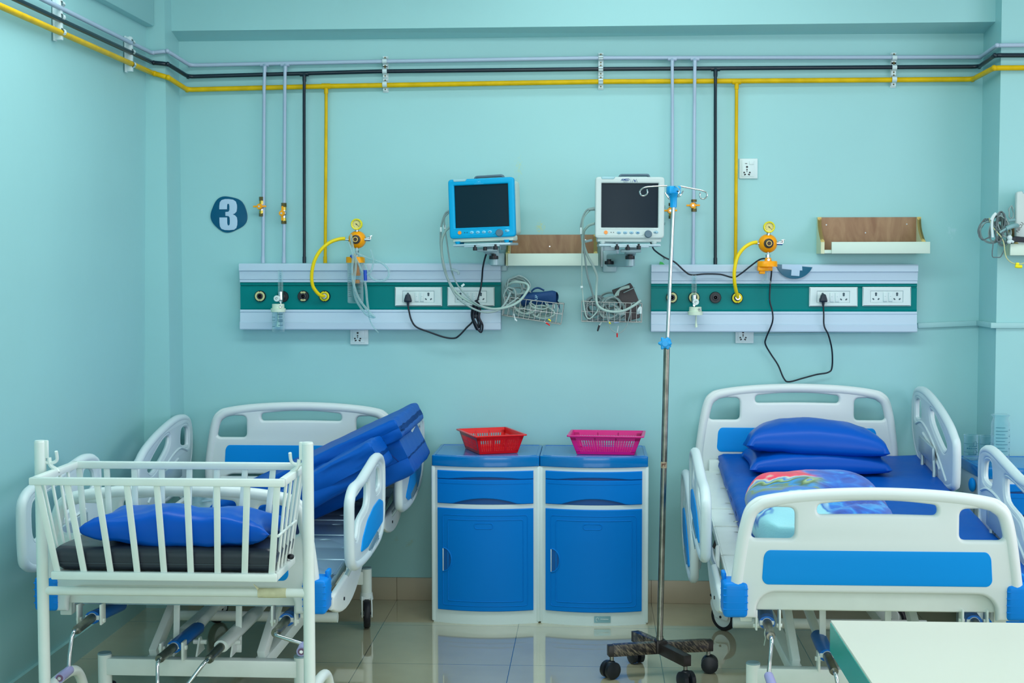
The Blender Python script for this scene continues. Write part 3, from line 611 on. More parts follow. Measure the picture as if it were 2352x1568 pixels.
# ------------------------------------------------------------------ oxygen flow meters
def flowmeter(tpx, top, knob, cap_py, bottle, label, off, kz=(0, 0)):
    y = -off; a = W(tpx, top, off); kb = W(*knob, off); cz = W(tpx, cap_py, off).z; cx = W(knob[0]+kz[0], cap_py, off).x
    t = thing('oxygen_flowmeter', label, 'flow meter', (cx, y, cz-.06))
    b = MB(); lo = kb.z+.022; b._lathe2([(.0115, 0), (.0115, a.z-lo), (.009, a.z-lo+.004), (.0001, a.z-lo+.004)], V((a.x, y, lo)), V((0, 0, 1)), 20); b._lathe2([(.006, 0), (.0055, a.z-lo-.008)], V((a.x, y, lo)), V((0, 0, 1)), 12); fo = b.build('flow_tube', CLEAR, t)
    b = MB(); n = 9
    for k in range(n): b.box((a.x+.003, y-.012, lo+.012+(a.z-lo-.025)*k/(n-1)), (.006 if k % 2 else .0035, .0006, .0012))
    b.build('scale_marks', DARK, fo)
    b = MB(); b.rings([(V((a.x, y, lo+.003)), .0125), (V((a.x, y, kb.z-.012)), .012)], 18); b.cyl((a.x, y, kb.z), (a.x, -.06, kb.z), .0075); b.rings([(V((a.x, y, kb.z-.012)), .0095), (V((a.x, y, kb.z-.024)), .0095)], 6); b.cyl((a.x, y, kb.z-.02), (a.x, y, cz+.018), .0038); b.build('valve_body', CHROME, t)
    b = MB(); b.lathe([(.0135, .013), (.0148, .016), (.0148, .032), (.013, .034)], V((kb.x, y, kb.z-.006)), V((0, -1, 0)), 12); ko = b.build('flow_knob', mat('knob white', (206, 224, 222), .3), t)
    b = MB(); b.tube([V((kb.x+.005*math.cos(q), y-.0345, kb.z-.006+.004*math.sin(q))) for q in [k*.6 for k in range(9)]], .0008, 6); b.build('knob_mark', DARK, ko)
    W2 = mat('cap ivory', (206, 226, 206), .4)
    b = MB(); C = V((cx, y, cz)); b.rings([(C+V((0, 0, -.018)), .0335), (C+V((0, 0, -.003)), .0345), (C+V((0, 0, -.001)), .031)], 30); b.rings([(C+V((0, 0, -.003)), .0285), (C+V((0, 0, .017)), .028), (C+V((0, 0, .019)), .026)], 26)
    if not bottle: b.cyl(C+V((.004, 0, -.018)), C+V((.004, 0, -.058)), .0032, n=12); b.rings([(C+V((.004, 0, -.056)), .0045), (C+V((.005, 0, -.074)), .0065)], 12)
    co = b.build('bottle_cap', W2, t)
    b = MB(); b.tube([C+V((.014, -.027, .009)), C+V((.018, -.032, .010)), C+V((.025, -.03, .005))], .0028, 8); b.rings([(C+V((.016, -.024, .008)), .0055), (C+V((.017, -.029, .008)), .0055)], 12); b.build('outlet_nozzle', STEEL, co)
    if bottle:
        bz = W(tpx, bottle, off).z; h = cz-.016-bz; R = .0292
        b = MB(); b._lathe2([(R*.97, h), (R, h-.01), (R, .008), (R*.93, .001), (R*.3, .002), (.0001, .003), (.0001, .008), (R*.85, .008), (R*.94, .016), (R*.94, h)], V((cx, y, bz)), V((0, 0, 1)), 34); bo = b.build('humidifier_bottle', JARM, t)
        b = MB(); b.cyl((cx, y, cz-.018), (cx, y, bz+.045), .0045, n=12); b.rings([(V((cx, y, bz+.045)), .007), (V((cx-.002, y, bz+.024)), .010)], 14); b.build('dip_tube', mat('dip tube', (196, 222, 218), .4), bo)
        b = MB()
        for (a0, a1, z0, hh) in ((.15, 1.0, .93, .006), (.25, .9, .80, .003), (.15, 1.0, .63, .005), (.2, 1.0, .55, .005), (.2, 1.0, .36, .0025), (-1.1, -.3, .80, .0015), (-1.1, -.3, .63, .0015), (-1.1, -.3, .30, .0015)):
            n = 7 if hh > .003 else 1
            for k in range(n):
                s0 = a0+(a1-a0)*k/n; s1 = a0+(a1-a0)*(k+.7)/n if n > 1 else a1
                b.grid(lambda u, v: (cx+(R+.0005)*math.sin(s0+(s1-s0)*u), y-(R+.0005)*math.cos(s0+(s1-s0)*u), bz+h*z0*.9+v*hh), 3, 1)
        b.build('scale_marks', mat('bottle print', (40, 96, 116), .5), bo)
    return t
flowmeter(644, 622, (639, 682), 707, 762, 'oxygen flow meter with a clear humidifier bottle hanging at the panel end', .125)
flowmeter(1594.5, 633, (1597, 690), 714, None, 'oxygen flow meter with a white cap and no bottle behind the drip stand', .12)

# ------------------------------------------------------------------ monitors and their brackets
def monitor(C, wd, hg, rz, roll, depth, mb, mh, label, scr, title, btn, mar=.027):
    M = Matrix.Translation(C) @ Matrix.Rotation(rz, 4, 'Z') @ Matrix.Rotation(roll, 4, 'Y')
    t = thing('patient_monitor', label, 'monitor', M @ V((0, 0, -hg/2-.02)))
    def put(b, name, m, par): b.xf(M); return b.build(name, m, par)
    w, h = wd/2, hg/2
    Xl = Matrix(((1, 0, 0, 0), (0, 0, -1, 0), (0, 1, 0, 0), (0, 0, 0, 1)))
    s = [-w+mar, -h+.047, w-mar, h-.028]
    b = MB(); b.plate(rrect(-w, -h, w, h, .016), [rrect(*s, .002)], .034, .007, Xl); put(b, 'bezel', mb, t)
    b = MB(); b.plate(rrect(-w+.014, -h+.01, w-.012, h-.008, .02), [], depth, .012, Matrix.Translation(V((0, .014+depth/2, 0))) @ Xl)
    b.box((0, .04, -h-.004), (wd*.93, .09, .024), .006); ho = put(b, 'housing', mh, t)
    b = MB()
    for k in range(7): b.box((w-.0115, .035, h-.055-k*.0075), (.003, .05, .0028))
    put(b, 'vent_slots', DARK, ho)
    b = MB(); b.plate(rrect(*s, .002), [], .004, .0005, Matrix.Translation(V((0, -.004, 0))) @ Xl); put(b, 'screen', scr, t)
    b = MB(); b.plate(fillet([(-w*.33, h-.01), (w*.72*.9, h-.01), (w*.66*.9, h+.018), (-w*.28, h+.016)], .012), [fillet([(-w*.25, h-.004), (w*.58, h-.004), (w*.55, h+.006), (-w*.23, h+.006)], .004)], .03, .006, Matrix.Translation(V((0, .06, 0))) @ Xl); put(b, 'carry_handle', GREYP, t)
    b = MB(); b.plate(fillet([(-w+.027, h-.011), (-w+.08, h-.011), (-w+.088, h+.0005), (-w+.024, h+.0005)], .004), [], .034, .003, Matrix.Translation(V((0, -.002, 0))) @ Xl); put(b, 'alarm_light', mat('alarm lens', (150, 196, 206), .25), t)
    zb = -h+.026
    b = MB(); b.rings([(V((-w+.047, -.016, zb)), .0085), (V((-w+.047, -.0195, zb)), .008)], 18); put(b, 'power_button', mat('button orange', (236, 146, 60), .35), t)
    for k in range(4):
        b = MB(); b.sphere((-.047+k*.0275, -.017, zb-.001), (.0095, .0035, .0066), 16, 8); bo = put(b, 'membrane_button', btn, t)
        b = MB(); b.box((-.047+k*.0275, -.0203, zb-.001), (.006 if k != 3 else .008, .0008, .004 if k == 3 else .002)); put(b, 'button_mark', mat('button ink', (20, 90, 150), .5), bo)
    b = MB(); b.sphere((w-.036, -.017, zb+.001), (.011, .0035, .0062), 16, 8); put(b, 'membrane_button', btn, t)
    b = MB()
    for k in (0, 1): b.cyl((-w+.07+k*.011, -.0165, zb), (-w+.07+k*.011, -.0178, zb), .002, n=8)
    b.box((w-.04, -.0206, zb+.001), (.003, .0008, .004)); put(b, 'status_light', DARK, t)
    b = MB(); kx = w-.070; b.rings([(V((kx, -.014, zb-.007)), .0170), (V((kx, -.026, zb-.007)), .0160), (V((kx, -.029, zb-.007)), .0135)], 26); put(b, 'rotary_knob', GREYP, t)
    b = MB(); pts = [(-w+.01, -.0172, -h+.012), (w-.102, -.0172, -h+.012), (w-.094, -.0172, -h+.016), (w-.088, -.0172, -h+.02)]
    b.tube(pts, .0012, 6, smooth=False); b.tube([(-w+.02, -.0172, -h+.042), (w-.05, -.0172, -h+.042), (w-.032, -.0172, -h+.036), (w-.03, -.0172, -h+.018), (w-.058, -.0172, -h+.012)], .0009, 6, smooth=False); put(b, 'bezel_line', mb, t)
    for sx in (-w*.78, w*.72):
        b = MB(); b.rings([(V((sx, -.004, -h-.024)), .009), (V((sx, -.004, -h-.012)), .013)], 14); b.rings([(V((sx, .07, -h-.024)), .009), (V((sx, .07, -h-.012)), .013)], 14); put(b, 'rubber_foot', mb, t)
    title(lambda nm, b, m: put(b, nm, m, t), w, h, Xl)
    return M
def logo_white(put, w, h, Xl):
    m = mat('logo navy', (0, 60, 128), .5)
    b = MB(); b.text('AMED', .0135, Matrix.Translation(V((-.022, -.0174, h-.0135))) @ Xl, .0003, .0004, .25); b.text('MEDICAL', .0045, Matrix.Translation(V((-.020, -.0174, h-.0225))) @ Xl, .0003)
    b.box((.003, -.0174, h-.017), (.0008, .0006, .015))
    for (x0, z0), (x1, z1) in (((.009, -.024), (.0165, -.010)), ((.0265, -.010), (.032, -.024)), ((.0165, -.010), (.017, -.012))): b.bar((x0, -.0174, h+z0), (x1, -.0174, h+z1), .0032, .0008)
    b.box((.0205, -.0174, h-.0165), (.0055, .0008, .0055), 0, Matrix.Rotation(.785, 3, 'Y')); b.box((.0215, -.0174, h-.021), (.004, .0008, .004)); put('maker_logo', b, m)
def logo_blue(put, w, h, Xl):
    m = mat('logo pale', (90, 190, 230), .4)
    b = MB()
    for (x0, z0), (x1, z1) in (((-.016, -.020), (-.012, -.009)), ((-.003, -.009), (.001, -.020))): b.bar((x0, -.0174, h+z0), (x1, -.0174, h+z1), .0022, .0008)
    b.box((-.007, -.0174, h-.015), (.004, .0008, .006)); b.box((-.0075, -.0174, h-.0242), (.042, .0006, .0012)); put('maker_logo', b, m)
MB1 = monitor(W(1107.5, 478, .33)+V((0, 0, 0)), .298, .262, math.radians(-9), math.radians(-1.8), .16, MBLUE, MHOUSE, 'blue-framed patient monitor with a dark screen on its wall bracket', mat('screen teal', (16, 42, 54), .3, spec=.12), logo_blue, mat('button pale', (120, 196, 226), .35))
MB2 = monitor(W(1446, 477, .36), .302, .268, math.radians(3.0), math.radians(.3), .14, MWHITE, MWHITE, 'white-framed patient monitor with a dark screen, behind the drip stand hook', mat('screen slate', (32, 44, 54), .3, spec=.12), logo_white, mat('button slate', (140, 182, 200), .35))
def bracket_arm(M, hg, wall_px, knobs, wide, label, zoff, arm_to):
    a, d = W(wall_px[0], wall_px[1], .012), W(wall_px[2], wall_px[3], .012)
    t = thing('monitor_bracket', label, 'bracket', ((a.x+d.x)/2, -.012, d.z))
    cx = (a.x+d.x)/2; w = d.x-a.x
    b = MB(); b.box((cx, -.008, (a.z+d.z)/2), (w, .016, a.z-d.z), .002)
    for s in (-1, 1): b.box((cx+s*w*.4, -.017, (a.z+d.z)/2), (w*.14, .016, a.z-d.z), .002)
    b.build('wall_rail', mat('rail aluminium', (176, 196, 206), .35, .4), t)
    P = M @ V((0, 0, -hg/2-.030))
    b = MB(); R3 = M.to_3x3(); b.box(P+R3 @ V((0, .05, 0)), (wide, .17, .010), .003, R3); b.box(P+R3 @ V((0, -.02, -.007)), (wide*.62, .03, .006), .002, R3); b.build('support_tray', mat('tray alu', (170, 196, 206), .35, .3), t)
    q = P+R3 @ V((.01, .03, -.02)); e = V((cx, -.05, q.z-.035+zoff))
    b = MB(); b.bar(q+V((0, 0, .004)), V((arm_to.x, arm_to.y, q.z-.012)), .05, .04, .01); b.cyl(V((arm_to.x, arm_to.y, q.z+.005)), V((arm_to.x, arm_to.y, q.z-.07)), .022, n=20); b.bar(V((arm_to.x, arm_to.y, q.z-.045)), V((cx, -.02, q.z-.045)), .045, .06, .01); b.box((cx, -.03, q.z-.05), (w*.75, .03, .1), .006)
    b.box(q+V((0, 0, -.004)), (.09, .04, .014), .004); b.build('swivel_arm', mat('arm grey', (158, 190, 198), .4, .2), t)
    for kp, off, r in knobs:
        c = W(*kp, off); b = MB(); b.rings([(c+V((0, 0, .014)), r*.45), (c+V((0, 0, .006)), r*.5), (c+V((0, 0, .005)), r*.95), (c+V((0, 0, -.006)), r), (c+V((0, 0, -.010)), r*.92)], 14); b.build('clamp_knob', BLACKP, t)
bracket_arm(MB1, .262, (1147, 552, 1168, 614), [((1091, 570), .38, .0095), ((1114, 570), .36, .009), ((1138, 568), .38, .0105), ((1134, 590), .29, .0215), ((1142, 602), .15, .020)], .26, 'swivel wall bracket carrying the blue-framed monitor', -.0, V((W(1135, 580, .24).x, -.24, 0)))
bracket_arm(MB2, .268, (1379, 552, 1421, 613), [((1417, 568), .42, .0098), ((1442, 569), .41, .009), ((1467, 567), .42, .0098), ((1447, 590), .31, .0215), ((1399, 602), .13, .021)], .27, 'swivel wall bracket carrying the white-framed monitor', 0, V((W(1447, 580, .26).x, -.26, 0)))

# ------------------------------------------------------------------ wall shelves
def ply_mat():
    m = bpy.data.materials.new('plywood'); m.use_nodes = True; nt = m.node_tree; b = nt.nodes['Principled BSDF']; L = nt.links.new
    tc = nt.nodes.new('ShaderNodeTexCoord'); mp = nt.nodes.new('ShaderNodeMapping'); mp.inputs['Scale'].default_value = (5, 5, 1.6); mp.inputs['Rotation'].default_value = (0, .25, 0)
    n = nt.nodes.new('ShaderNodeTexNoise'); n.inputs['Scale'].default_value = 3; n.inputs['Detail'].default_value = 8; n.inputs['Distortion'].default_value = 1.6
    r = nt.nodes.new('ShaderNodeValToRGB'); r.color_ramp.elements[0].position = .3; r.color_ramp.elements[0].color = lin((134, 96, 70)); r.color_ramp.elements[1].position = .72; r.color_ramp.elements[1].color = lin((166, 132, 100))
    L(tc.outputs['Object'], mp.inputs['Vector']); L(mp.outputs['Vector'], n.inputs['Vector']); L(n.outputs['Fac'], r.inputs['Fac']); L(r.outputs['Color'], b.inputs['Base Color']); b.inputs['Roughness'].default_value = .55
    return m
PLY = ply_mat()
def shelf(bx0, bx1, btop, lip, dpt, label, yb=0.0, curve=True, lipx=None):
    """back panel between pixel columns bx0..bx1, lip = (x0, ytop, x1, ybottom)"""
    a, d = W(bx0, btop, yb+.012), W(bx1, btop, yb+.012); l0, l1 = W(lip[0], lip[1], yb+dpt), W(lip[2], lip[3], yb+dpt)
    x0, x1 = max(a.x, -9), d.x; zt = a.z; zb = l1.z
    t = thing('wall_shelf', label, 'shelf', ((x0+x1)/2, -yb, zb))
    b = MB(); b.b2((x0, -yb-.012, zb), (x1, -yb, zt), .001); bo = b.build('back_panel', PLY, t)
    b = MB()
    for u, v in ((.06, .3), (.47, .62), (.9, .28)): p = V((x0+(x1-x0)*u, -yb-.012, zt-(zt-l0.z)*v)); b.rings([(p, .0035), (p+V((0, -.0012, 0)), .003)], 10)
    b.build('screw', STEEL, bo)
    for sx, inn in ((x0, -1), (x1, 1)):
        prof = [(-yb, zb), (-yb-dpt, zb), (-yb-dpt, l0.z)]+[(-yb-.03-(dpt-.03)*(1-math.sin(PI/2*k/8))**1.3, l0.z+(zt-l0.z)*(k/8)) for k in range(0, 9)]+[(-yb, zt)]
        b = MB(); xx = sx if inn > 0 else sx-.016; b.prism([(xx, y, z) for y, z in prof], (.016, 0, 0)); so = b.build('side_panel', LAMY, t, flat=False)
        edge = prof[2:-1]; b = MB()
        for (ya, za), (yc, zc) in zip(edge, edge[1:]): b.prism([(xx-.0006, ya-.0006, za), (xx+.0166, ya-.0006, za), (xx+.0166, yc-.0006, zc), (xx-.0006, yc-.0006, zc)], (0, .0012, .0004))
        b.build('ply_edge', PLYE, so)
    b = MB(); b.b2((x0, -yb-dpt, zb+.001), (x1, -yb-.01, zb+.017), .001); b.build('base_board', LAMW, t)
    b = MB(); b.b2((l0.x, -yb-dpt-.012, l1.z), (l1.x, -yb-dpt, l0.z), .0015); b.build('front_lip', LAMW, t)
    return t
shelf(1173, 1364, 539, (1167, 582, 1374, 610), .12, 'brown-backed wall shelf between the two monitors')
shelf(1885, 2105, 499, (1909.5, 555.5, 2135, 582), .13, 'brown-backed wall shelf over the bed head panel near the room corner')

# ------------------------------------------------------------------ black power cords
def cord(name, label, pts, plug_px, off, r=.0041, coil=None):
    P = [W(x, y, o) for x, y, o in pts]
    t = thing(name, label, 'cord', (P[-1].x, P[-1].y, P[-1].z)); b = MB(); b.tube(P, r, 8)
    if coil: coil(b)
    b.build('cable', CORD, t)
    p = W(*plug_px, .075); b = MB()
    b.plate(fillet([(p.x-.018, p.z-.017), (p.x+.018, p.z-.017), (p.x+.017, p.z-.006), (p.x+.009, p.z+.02), (p.x-.009, p.z+.02), (p.x-.017, p.z-.006)], .007), [], .03, .006, XZ(-.075)); b.rings([(p+V((0, 0, -.014)), .0075), (p+V((0, 0, -.034)), .0048)], 12)
    b.build('plug', mat('plug black', (20, 38, 54), .4), t)
def coilL(b):
    for k, (dx, w, top, bot) in enumerate(((0, 11, 690, 752), (3, 14, 694, 763), (-3, 9, 692, 757), (2, 10, 698, 760))):
        o = .105+.009*k; cx = 1094+dx
        b.tube([W(cx-w*.6, top+12, o), W(cx-w*.9, (top+bot)/2, o), W(cx-w*.3, bot-14, o+.004), W(cx+w*.55, bot, o), W(cx+w*.85, bot-16, o), W(cx+w*.3, (top+bot)/2, o+.006), W(cx+w*.45, top+14, o), W(cx, top, o)], .0041, 7, closed=True)
    p = W(1093, 726, .12); b.box(p, (.02, .03, .018), .006)
cord('power_cord', 'black power cord bundled in a loop under the blue-framed monitor', [(1121, 572, .22), (1114, 592, .2), (1109, 615, .15), (1107, 640, .12), (1104, 662, .115), (1098, 685, .11), (1092, 705, .115), (1087, 735, .1), (1072, 752, .095), (1055, 770, .09), (1043, 776.5, .085), (1020, 774, .082), (985, 762, .082), (957, 751, .085), (945, 735, .085), (939, 712, .085), (937, 700, .085)], (937, 685), .075, coil=coilL)
cord('power_cord', 'black power cord looping low over the made-up bed behind the drip stand', [(1498, 563, .2), (1503, 574, .17), (1525, 590, .12), (1550, 602, .1), (1572, 622, .09), (1588, 631, .09), (1620, 629, .09), (1655, 630, .09), (1684, 637, .09), (1702, 628, .09), (1725, 610, .1), (1745, 596, .11), (1760, 594, .12), (1771, 600, .11), (1772, 625, .1), (1769, 655, .09), (1768, 690, .09), (1774, 715, .09), (1774, 740, .09), (1760, 775, .06), (1758, 790, .04), (1770, 812, .03), (1787, 838, .03), (1800, 868, .03), (1812, 876.5, .03), (1845, 868, .03), (1875, 860, .03), (1902, 855, .03), (1911, 843, .03), (1911, 805, .05), (1903, 770, .078), (1893, 748, .084), (1892, 720, .08), (1891, 700, .08)], (1891, 685), .075, r=.0037)
# ------------------------------------------------------------------ monitor leads, wire baskets and what lies in them
def lead(label, pts, r, m, extra=None):
    b = MB(); b.tube([W(x, y, o) for x, y, o in pts], r, 8); o = b.build('monitor_lead', m); tag(o, label, 'cable', 'leads hanging from the monitors')
    if extra: extra(o)
    return o
def collar(px, py, o, s, m, nm='lead_tag', rot=0):
    def f(par): b = MB(); b.box(W(px, py, o), s, .002, Matrix.Rotation(rot, 3, 'Y')); b.build(nm, m, par)
    return f
TAGW = mat('tag white', (200, 220, 222), .5)
lead('pale thick lead from the blue monitor swinging across the panel into the tilted basket', [(1036, 520, .26), (1024, 530, .25), (1015, 552, .24), (1015, 585, .22), (1022, 620, .2), (1033, 650, .19), (1055, 678, .19), (1090, 698, .2), (1130, 709, .2), (1165, 705, .2), (1192, 692, .19), (1210, 670, .18), (1214, 658, .17), (1205, 650, .16), (1180, 648, .15), (1165, 655, .13)], .0058, PVC2)
lead('grey lead from the blue monitor with a round white tag', [(1034, 484, .27), (1024, 489, .26), (1017, 505, .25), (1013, 525, .24), (1012, 560, .23), (1018, 610, .21), (1030, 645, .2), (1048, 680, .2), (1080, 705, .21), (1113, 717, .21), (1145, 712, .2), (1163, 692, .19), (1172, 672, .17)], .0045, PVC,
     lambda p: (collar(1021.5, 521, .25, (.012, .008, .02), TAGW)(p), collar(1013, 527, .25, (.01, .008, .022), TAGW)(p)))
lead('thin lead from the blue monitor with a grey clip halfway down', [(1034, 486, .27), (1021, 500, .26), (1022, 525, .25), (1027, 560, .24), (1033, 600, .22), (1040, 630, .2), (1055, 660, .2), (1085, 690, .21), (1115, 707, .21), (1150, 709, .2), (1176, 693, .19), (1190, 683, .18)], .0035, PVC,
     lambda p: (collar(1045, 621, .22, (.036, .012, .011), mat('clip grey', (140, 168, 174), .4), 'lead_clip', .35)(p), collar(1053, 627, .22, (.012, .012, .014), mat('clip grey', (140, 168, 174), .4), 'lead_clip')(p), collar(1063, 655, .2, (.018, .004, .010), TAGW, rot=-.7)(p)))
def cuffend(p):
    b = MB(); b.cyl(W(1366, 479, .33), W(1352, 481, .33), .0085, .006); b.build('connector', PVC, p)
lead('thick pale lead from the white monitor sweeping over the level basket', [(1366, 513, .3), (1352, 518, .29), (1341, 533, .28), (1341, 560, .26), (1350, 588, .24), (1362, 610, .22), (1371, 635, .2), (1370, 660, .19), (1370, 690, .2), (1378, 706, .22), (1400, 715, .23), (1430, 714, .22), (1455, 702, .2), (1471, 690, .18)], .0058, PVC2)
lead('grey lead from the upper port of the white monitor dropping into the level basket', [(1364, 479, .33), (1350, 481, .32), (1340, 495, .31), (1334, 520, .3), (1336, 545, .28), (1342, 580, .25), (1349, 630, .2), (1360, 670, .15), (1364, 688, .13)], .0045, PVC, lambda p: (cuffend(p), collar(1334.5, 530, .3, (.009, .009, .03), TAGW)(p)))
lead('thinnest lead from the white monitor hanging straight down past the shelf', [(1356, 482, .32), (1341, 500, .31), (1338, 530, .3), (1337, 580, .27), (1336, 640, .22), (1338, 670, .2), (1341, 700, .2), (1347, 727, .2), (1356, 731, .2), (1370, 717, .2), (1376, 702, .19)], .003, PVC2,
     lambda p: (collar(1336, 659, .21, (.012, .006, .010), TAGW)(p), collar(1352, 553, .26, (.034, .012, .011), mat('clip grey', (140, 168, 174), .4), 'lead_clip', -.2)(p)))

def wire_basket(tl, tr, br, bl, cols, dpt, label, off):
    """front corners in pixels at depth off; the back stands dpt behind"""
    A, B, C_, D = [W(*q, off) for q in (tl, tr, br, bl)]; bk = V((0, dpt, 0))
    t = thing('wire_basket', label, 'basket', ((C_+D)/2), 'wire baskets on the wall')
    b = MB(); rr = .0014
    for P in (A, B): pass
    b.tube([A, B, B+bk, A+bk], .0022, 8, smooth=False, closed=True); b.tube([D, C_, C_+bk, D+bk], .0022, 8, smooth=False, closed=True); b.build('rim_wire', WIRE, t)
    b = MB()
    for k in range(cols+1):
        s = k/cols; p, q = A.lerp(B, s), D.lerp(C_, s); b.tube([p, q, q+bk, p+bk], rr, 6, smooth=False)
    for f in (.5,): b.tube([A.lerp(D, f), B.lerp(C_, f), B.lerp(C_, f)+bk, A.lerp(D, f)+bk], rr, 6, smooth=False, closed=True)
    for k in (1, 2): b.tube([p+bk*(k/3) for p in (A, D, C_, B)], rr, 6, smooth=False)
    b.build('wire_grid', WIRE, t)
    b = MB()
    for s in (.18, .82): p = A.lerp(B, s)+bk; b.tube([p, V((p.x, -.004, p.z+.004)), V((p.x, -.004, p.z-.03))], .0025, 6, smooth=False)
    b.build('mounting_hook', STEEL, t)
    return A, B, C_, D
LB = wire_basket((1160, 682), (1295, 698), (1288, 745), (1153, 724), 11, .11, 'tilted wire basket full of cables, hanging from the wall beside the panel', .16)
RB = wire_basket((1336, 692), (1475, 697), (1474, 740), (1336, 738), 11, .11, 'level wire basket full of cables under the white monitor', .16)
def coils(specs, m, name, label, seed, r0=.0036, grp=None):
    rnd = random.Random(seed); b = MB()
    for (cx, cy, rx, ry, off, n, tilt) in specs:
        pts = []
        for k in range(n*12):
            a = 2*PI*k/12; j = 1+rnd.uniform(-.09, .09)
            x, y = rx*j*math.cos(a), ry*j*math.sin(a)
            pts.append(W(cx+x*math.cos(tilt)-y*math.sin(tilt)+rnd.uniform(-1.5, 1.5), cy+x*math.sin(tilt)+y*math.cos(tilt)+rnd.uniform(-1, 1), off+.012*math.sin(a*.37+k*.11)))
        b.tube(pts, r0*rnd.uniform(.85, 1.15), 6, sub=4)
    o = b.build(name, m); tag(o, label, 'cable', grp); return o
CL = coils([(1178, 668, 20, 25, .12, 4, .5), (1190, 655, 26, 20, .13, 3, .1), (1198, 675, 24, 14, .10, 4, .3), (1190, 695, 26, 16, .11, 4, -.1), (1172, 680, 14, 20, .14, 3, .1), (1184, 662, 22, 26, .10, 3, .9)], PVC, 'cable_coil', 'loosely coiled grey cables heaped at the upper end of the tilted basket', 3, .0032)
CL2 = coils([(1225, 705, 28, 15, .10, 4, .1), (1245, 716, 28, 14, .12, 4, .2), (1210, 718, 30, 9, .11, 4, .15), (1238, 700, 22, 10, .13, 3, .2), (1230, 712, 34, 13, .09, 4, .18), (1205, 705, 24, 14, .13, 3, .2)], PVC2, 'cable_coil', 'coiled pale cables lying in the lower end of the tilted basket', 5, .0032)
CR1 = coils([(1363, 714, 20, 22, .12, 7, .2), (1372, 700, 22, 20, .10, 5, 0), (1360, 712, 14, 14, .13, 5, .2), (1368, 708, 24, 26, .11, 4, -.3)], mat('cable mid', (120, 138, 142), .45), 'cable_coil', 'coiled grey cable at the shelf end of the level basket', 8, .003)
CR2 = coils([(1405, 708, 26, 25, .12, 6, .3), (1415, 704, 24, 18, .10, 5, .1), (1408, 700, 18, 17, .13, 4, .5), (1400, 690, 26, 18, .08, 3, -.2), (1412, 712, 30, 20, .11, 5, .2), (1398, 714, 22, 16, .14, 4, 0)], PVC, 'cable_coil', 'coiled pale cables in the middle of the level basket', 9, .003)
# cuffs
A, Bq, Cq, Dq = [W(*q, .12) for q in ((1202, 690), (1272, 667), (1284, 694), (1225, 712))]
b = MB()
def roll(u, v):
    s = .004+.992*v; c = W(1200+80*s, 688-10*s+4*s*s, .115); a = 2*PI*u; rad = .0295*(1-.12*math.cos(3*a+s*3))*(1 if s < .9 else 1-.3*(s-.9)/.1)
    return c+V((.25*rad*math.cos(a), rad*math.cos(a)*1.0, rad*1.05*math.sin(a)))
b.grid(roll, 24, 16, close_u=True)
b.grid(lambda u, v: W(1262+22*u+3*v, 669+26*u-0*v+18*v*u, .10-.02*math.sin(PI*v)-.01*v), 10, 6)
o = b.build('pressure_cuff', CUFFB); tag(o, 'rolled navy blood pressure cuff lying on top of the tilted basket', 'cuff')
b = MB(); b.tube([W(1215, 688, .1), W(1222, 668, .1), W(1235, 661, .1), W(1250, 667, .1)], .004, 8); b.build('cuff_hose', CUFFB, o)
b = MB(); b.text('UP', .018, Matrix.Translation(W(1232, 683, .146)) @ Matrix.Rotation(-PI/2+.1, 4, 'Y') @ XZ(0), .0003); b.build('cuff_print', mat('print pale', (150, 200, 220), .5), o)
b = MB(); pp = [(1405, 666), (1436, 655), (1448, 649), (1455, 660), (1468, 692), (1470, 730), (1440, 738), (1425, 712)]
b.plate(fillet([(W(*q, .12).x, W(*q, .12).z) for q in pp], .006), [], .03, .006, XZ(-.11)); o = b.build('pressure_cuff', CUFFN); tag(o, 'brown blood pressure cuff stuffed upright in the level basket', 'cuff')
b = MB(); b.bar(W(1432, 672, .135), W(1458, 660, .135), .014, .004, .001); b.build('cuff_band', mat('band grey', (128, 150, 152), .5), o)
b = MB(); 
for k in range(3): b.tube([W(1411+4*k, 682-2*k, .14), W(1420+2*k, 668-2*k, .145), W(1434+2*k, 662-2*k, .14), W(1446, 660-1.5*k, .14)], .0042, 8)
b.build('cuff_hose', PVC2, o)
b = MB(); b.tube([W(1465, 720, .17), W(1466, 712, .18), W(1471, 706, .18), W(1471, 720, .18)], .006, 8); b.build('cuff_clip', TAGW, o)
b = MB(); pp = [W(x, y, .14) for x, y in ((1411, 707), (1423, 707), (1436, 716), (1436, 724), (1424, 725), (1408, 718))]; b.plate(fillet([(p.x, p.z) for p in pp], .006), [], .022, .006, XZ(-.14)); o = b.build('finger_probe', mat('probe grey', (160, 186, 186), .4)); tag(o, 'pale finger probe lying among cables in the level basket', 'probe')
b = MB(); pp = [W(x, y, .12) for x, y in ((1208, 704), (1216, 696), (1236, 701), (1240, 718), (1222, 722), (1210, 716))]; b.plate(fillet([(p.x, p.z) for p in pp], .008), [], .022, .006, XZ(-.12)); o = b.build('finger_probe', mat('probe dim', (120, 146, 150), .4)); tag(o, 'grey finger probe lying among cables in the tilted basket', 'probe')
def clip(px0, px1, off, r, m, label, body=None, par=None):
    b = MB(); a, d = W(*px0, off), W(*px1, off); b.tube([a, a.lerp(d, .5)+V((0, -.002, 0)), d], lambda s: r*(1-.25*s), 8, smooth=False); o = b.build('electrode_clip', m, par); o['label'] = label
    if body: b = MB(); b.tube([W(*body, off), a], r*.55, 8, smooth=False); b.build('lead_wire', TAGW, o)
clip((1254, 741), (1263, 747), .16, .0035, RED, 'red electrode clip', (1250, 738), CL2)
clip((1260, 733), (1265, 737), .165, .004, YGAU, 'yellow electrode clip', None, CL2)
clip((1417.5, 764), (1417.5, 774), .15, .004, RED, 'red electrode clip', (1420, 748), CR2)
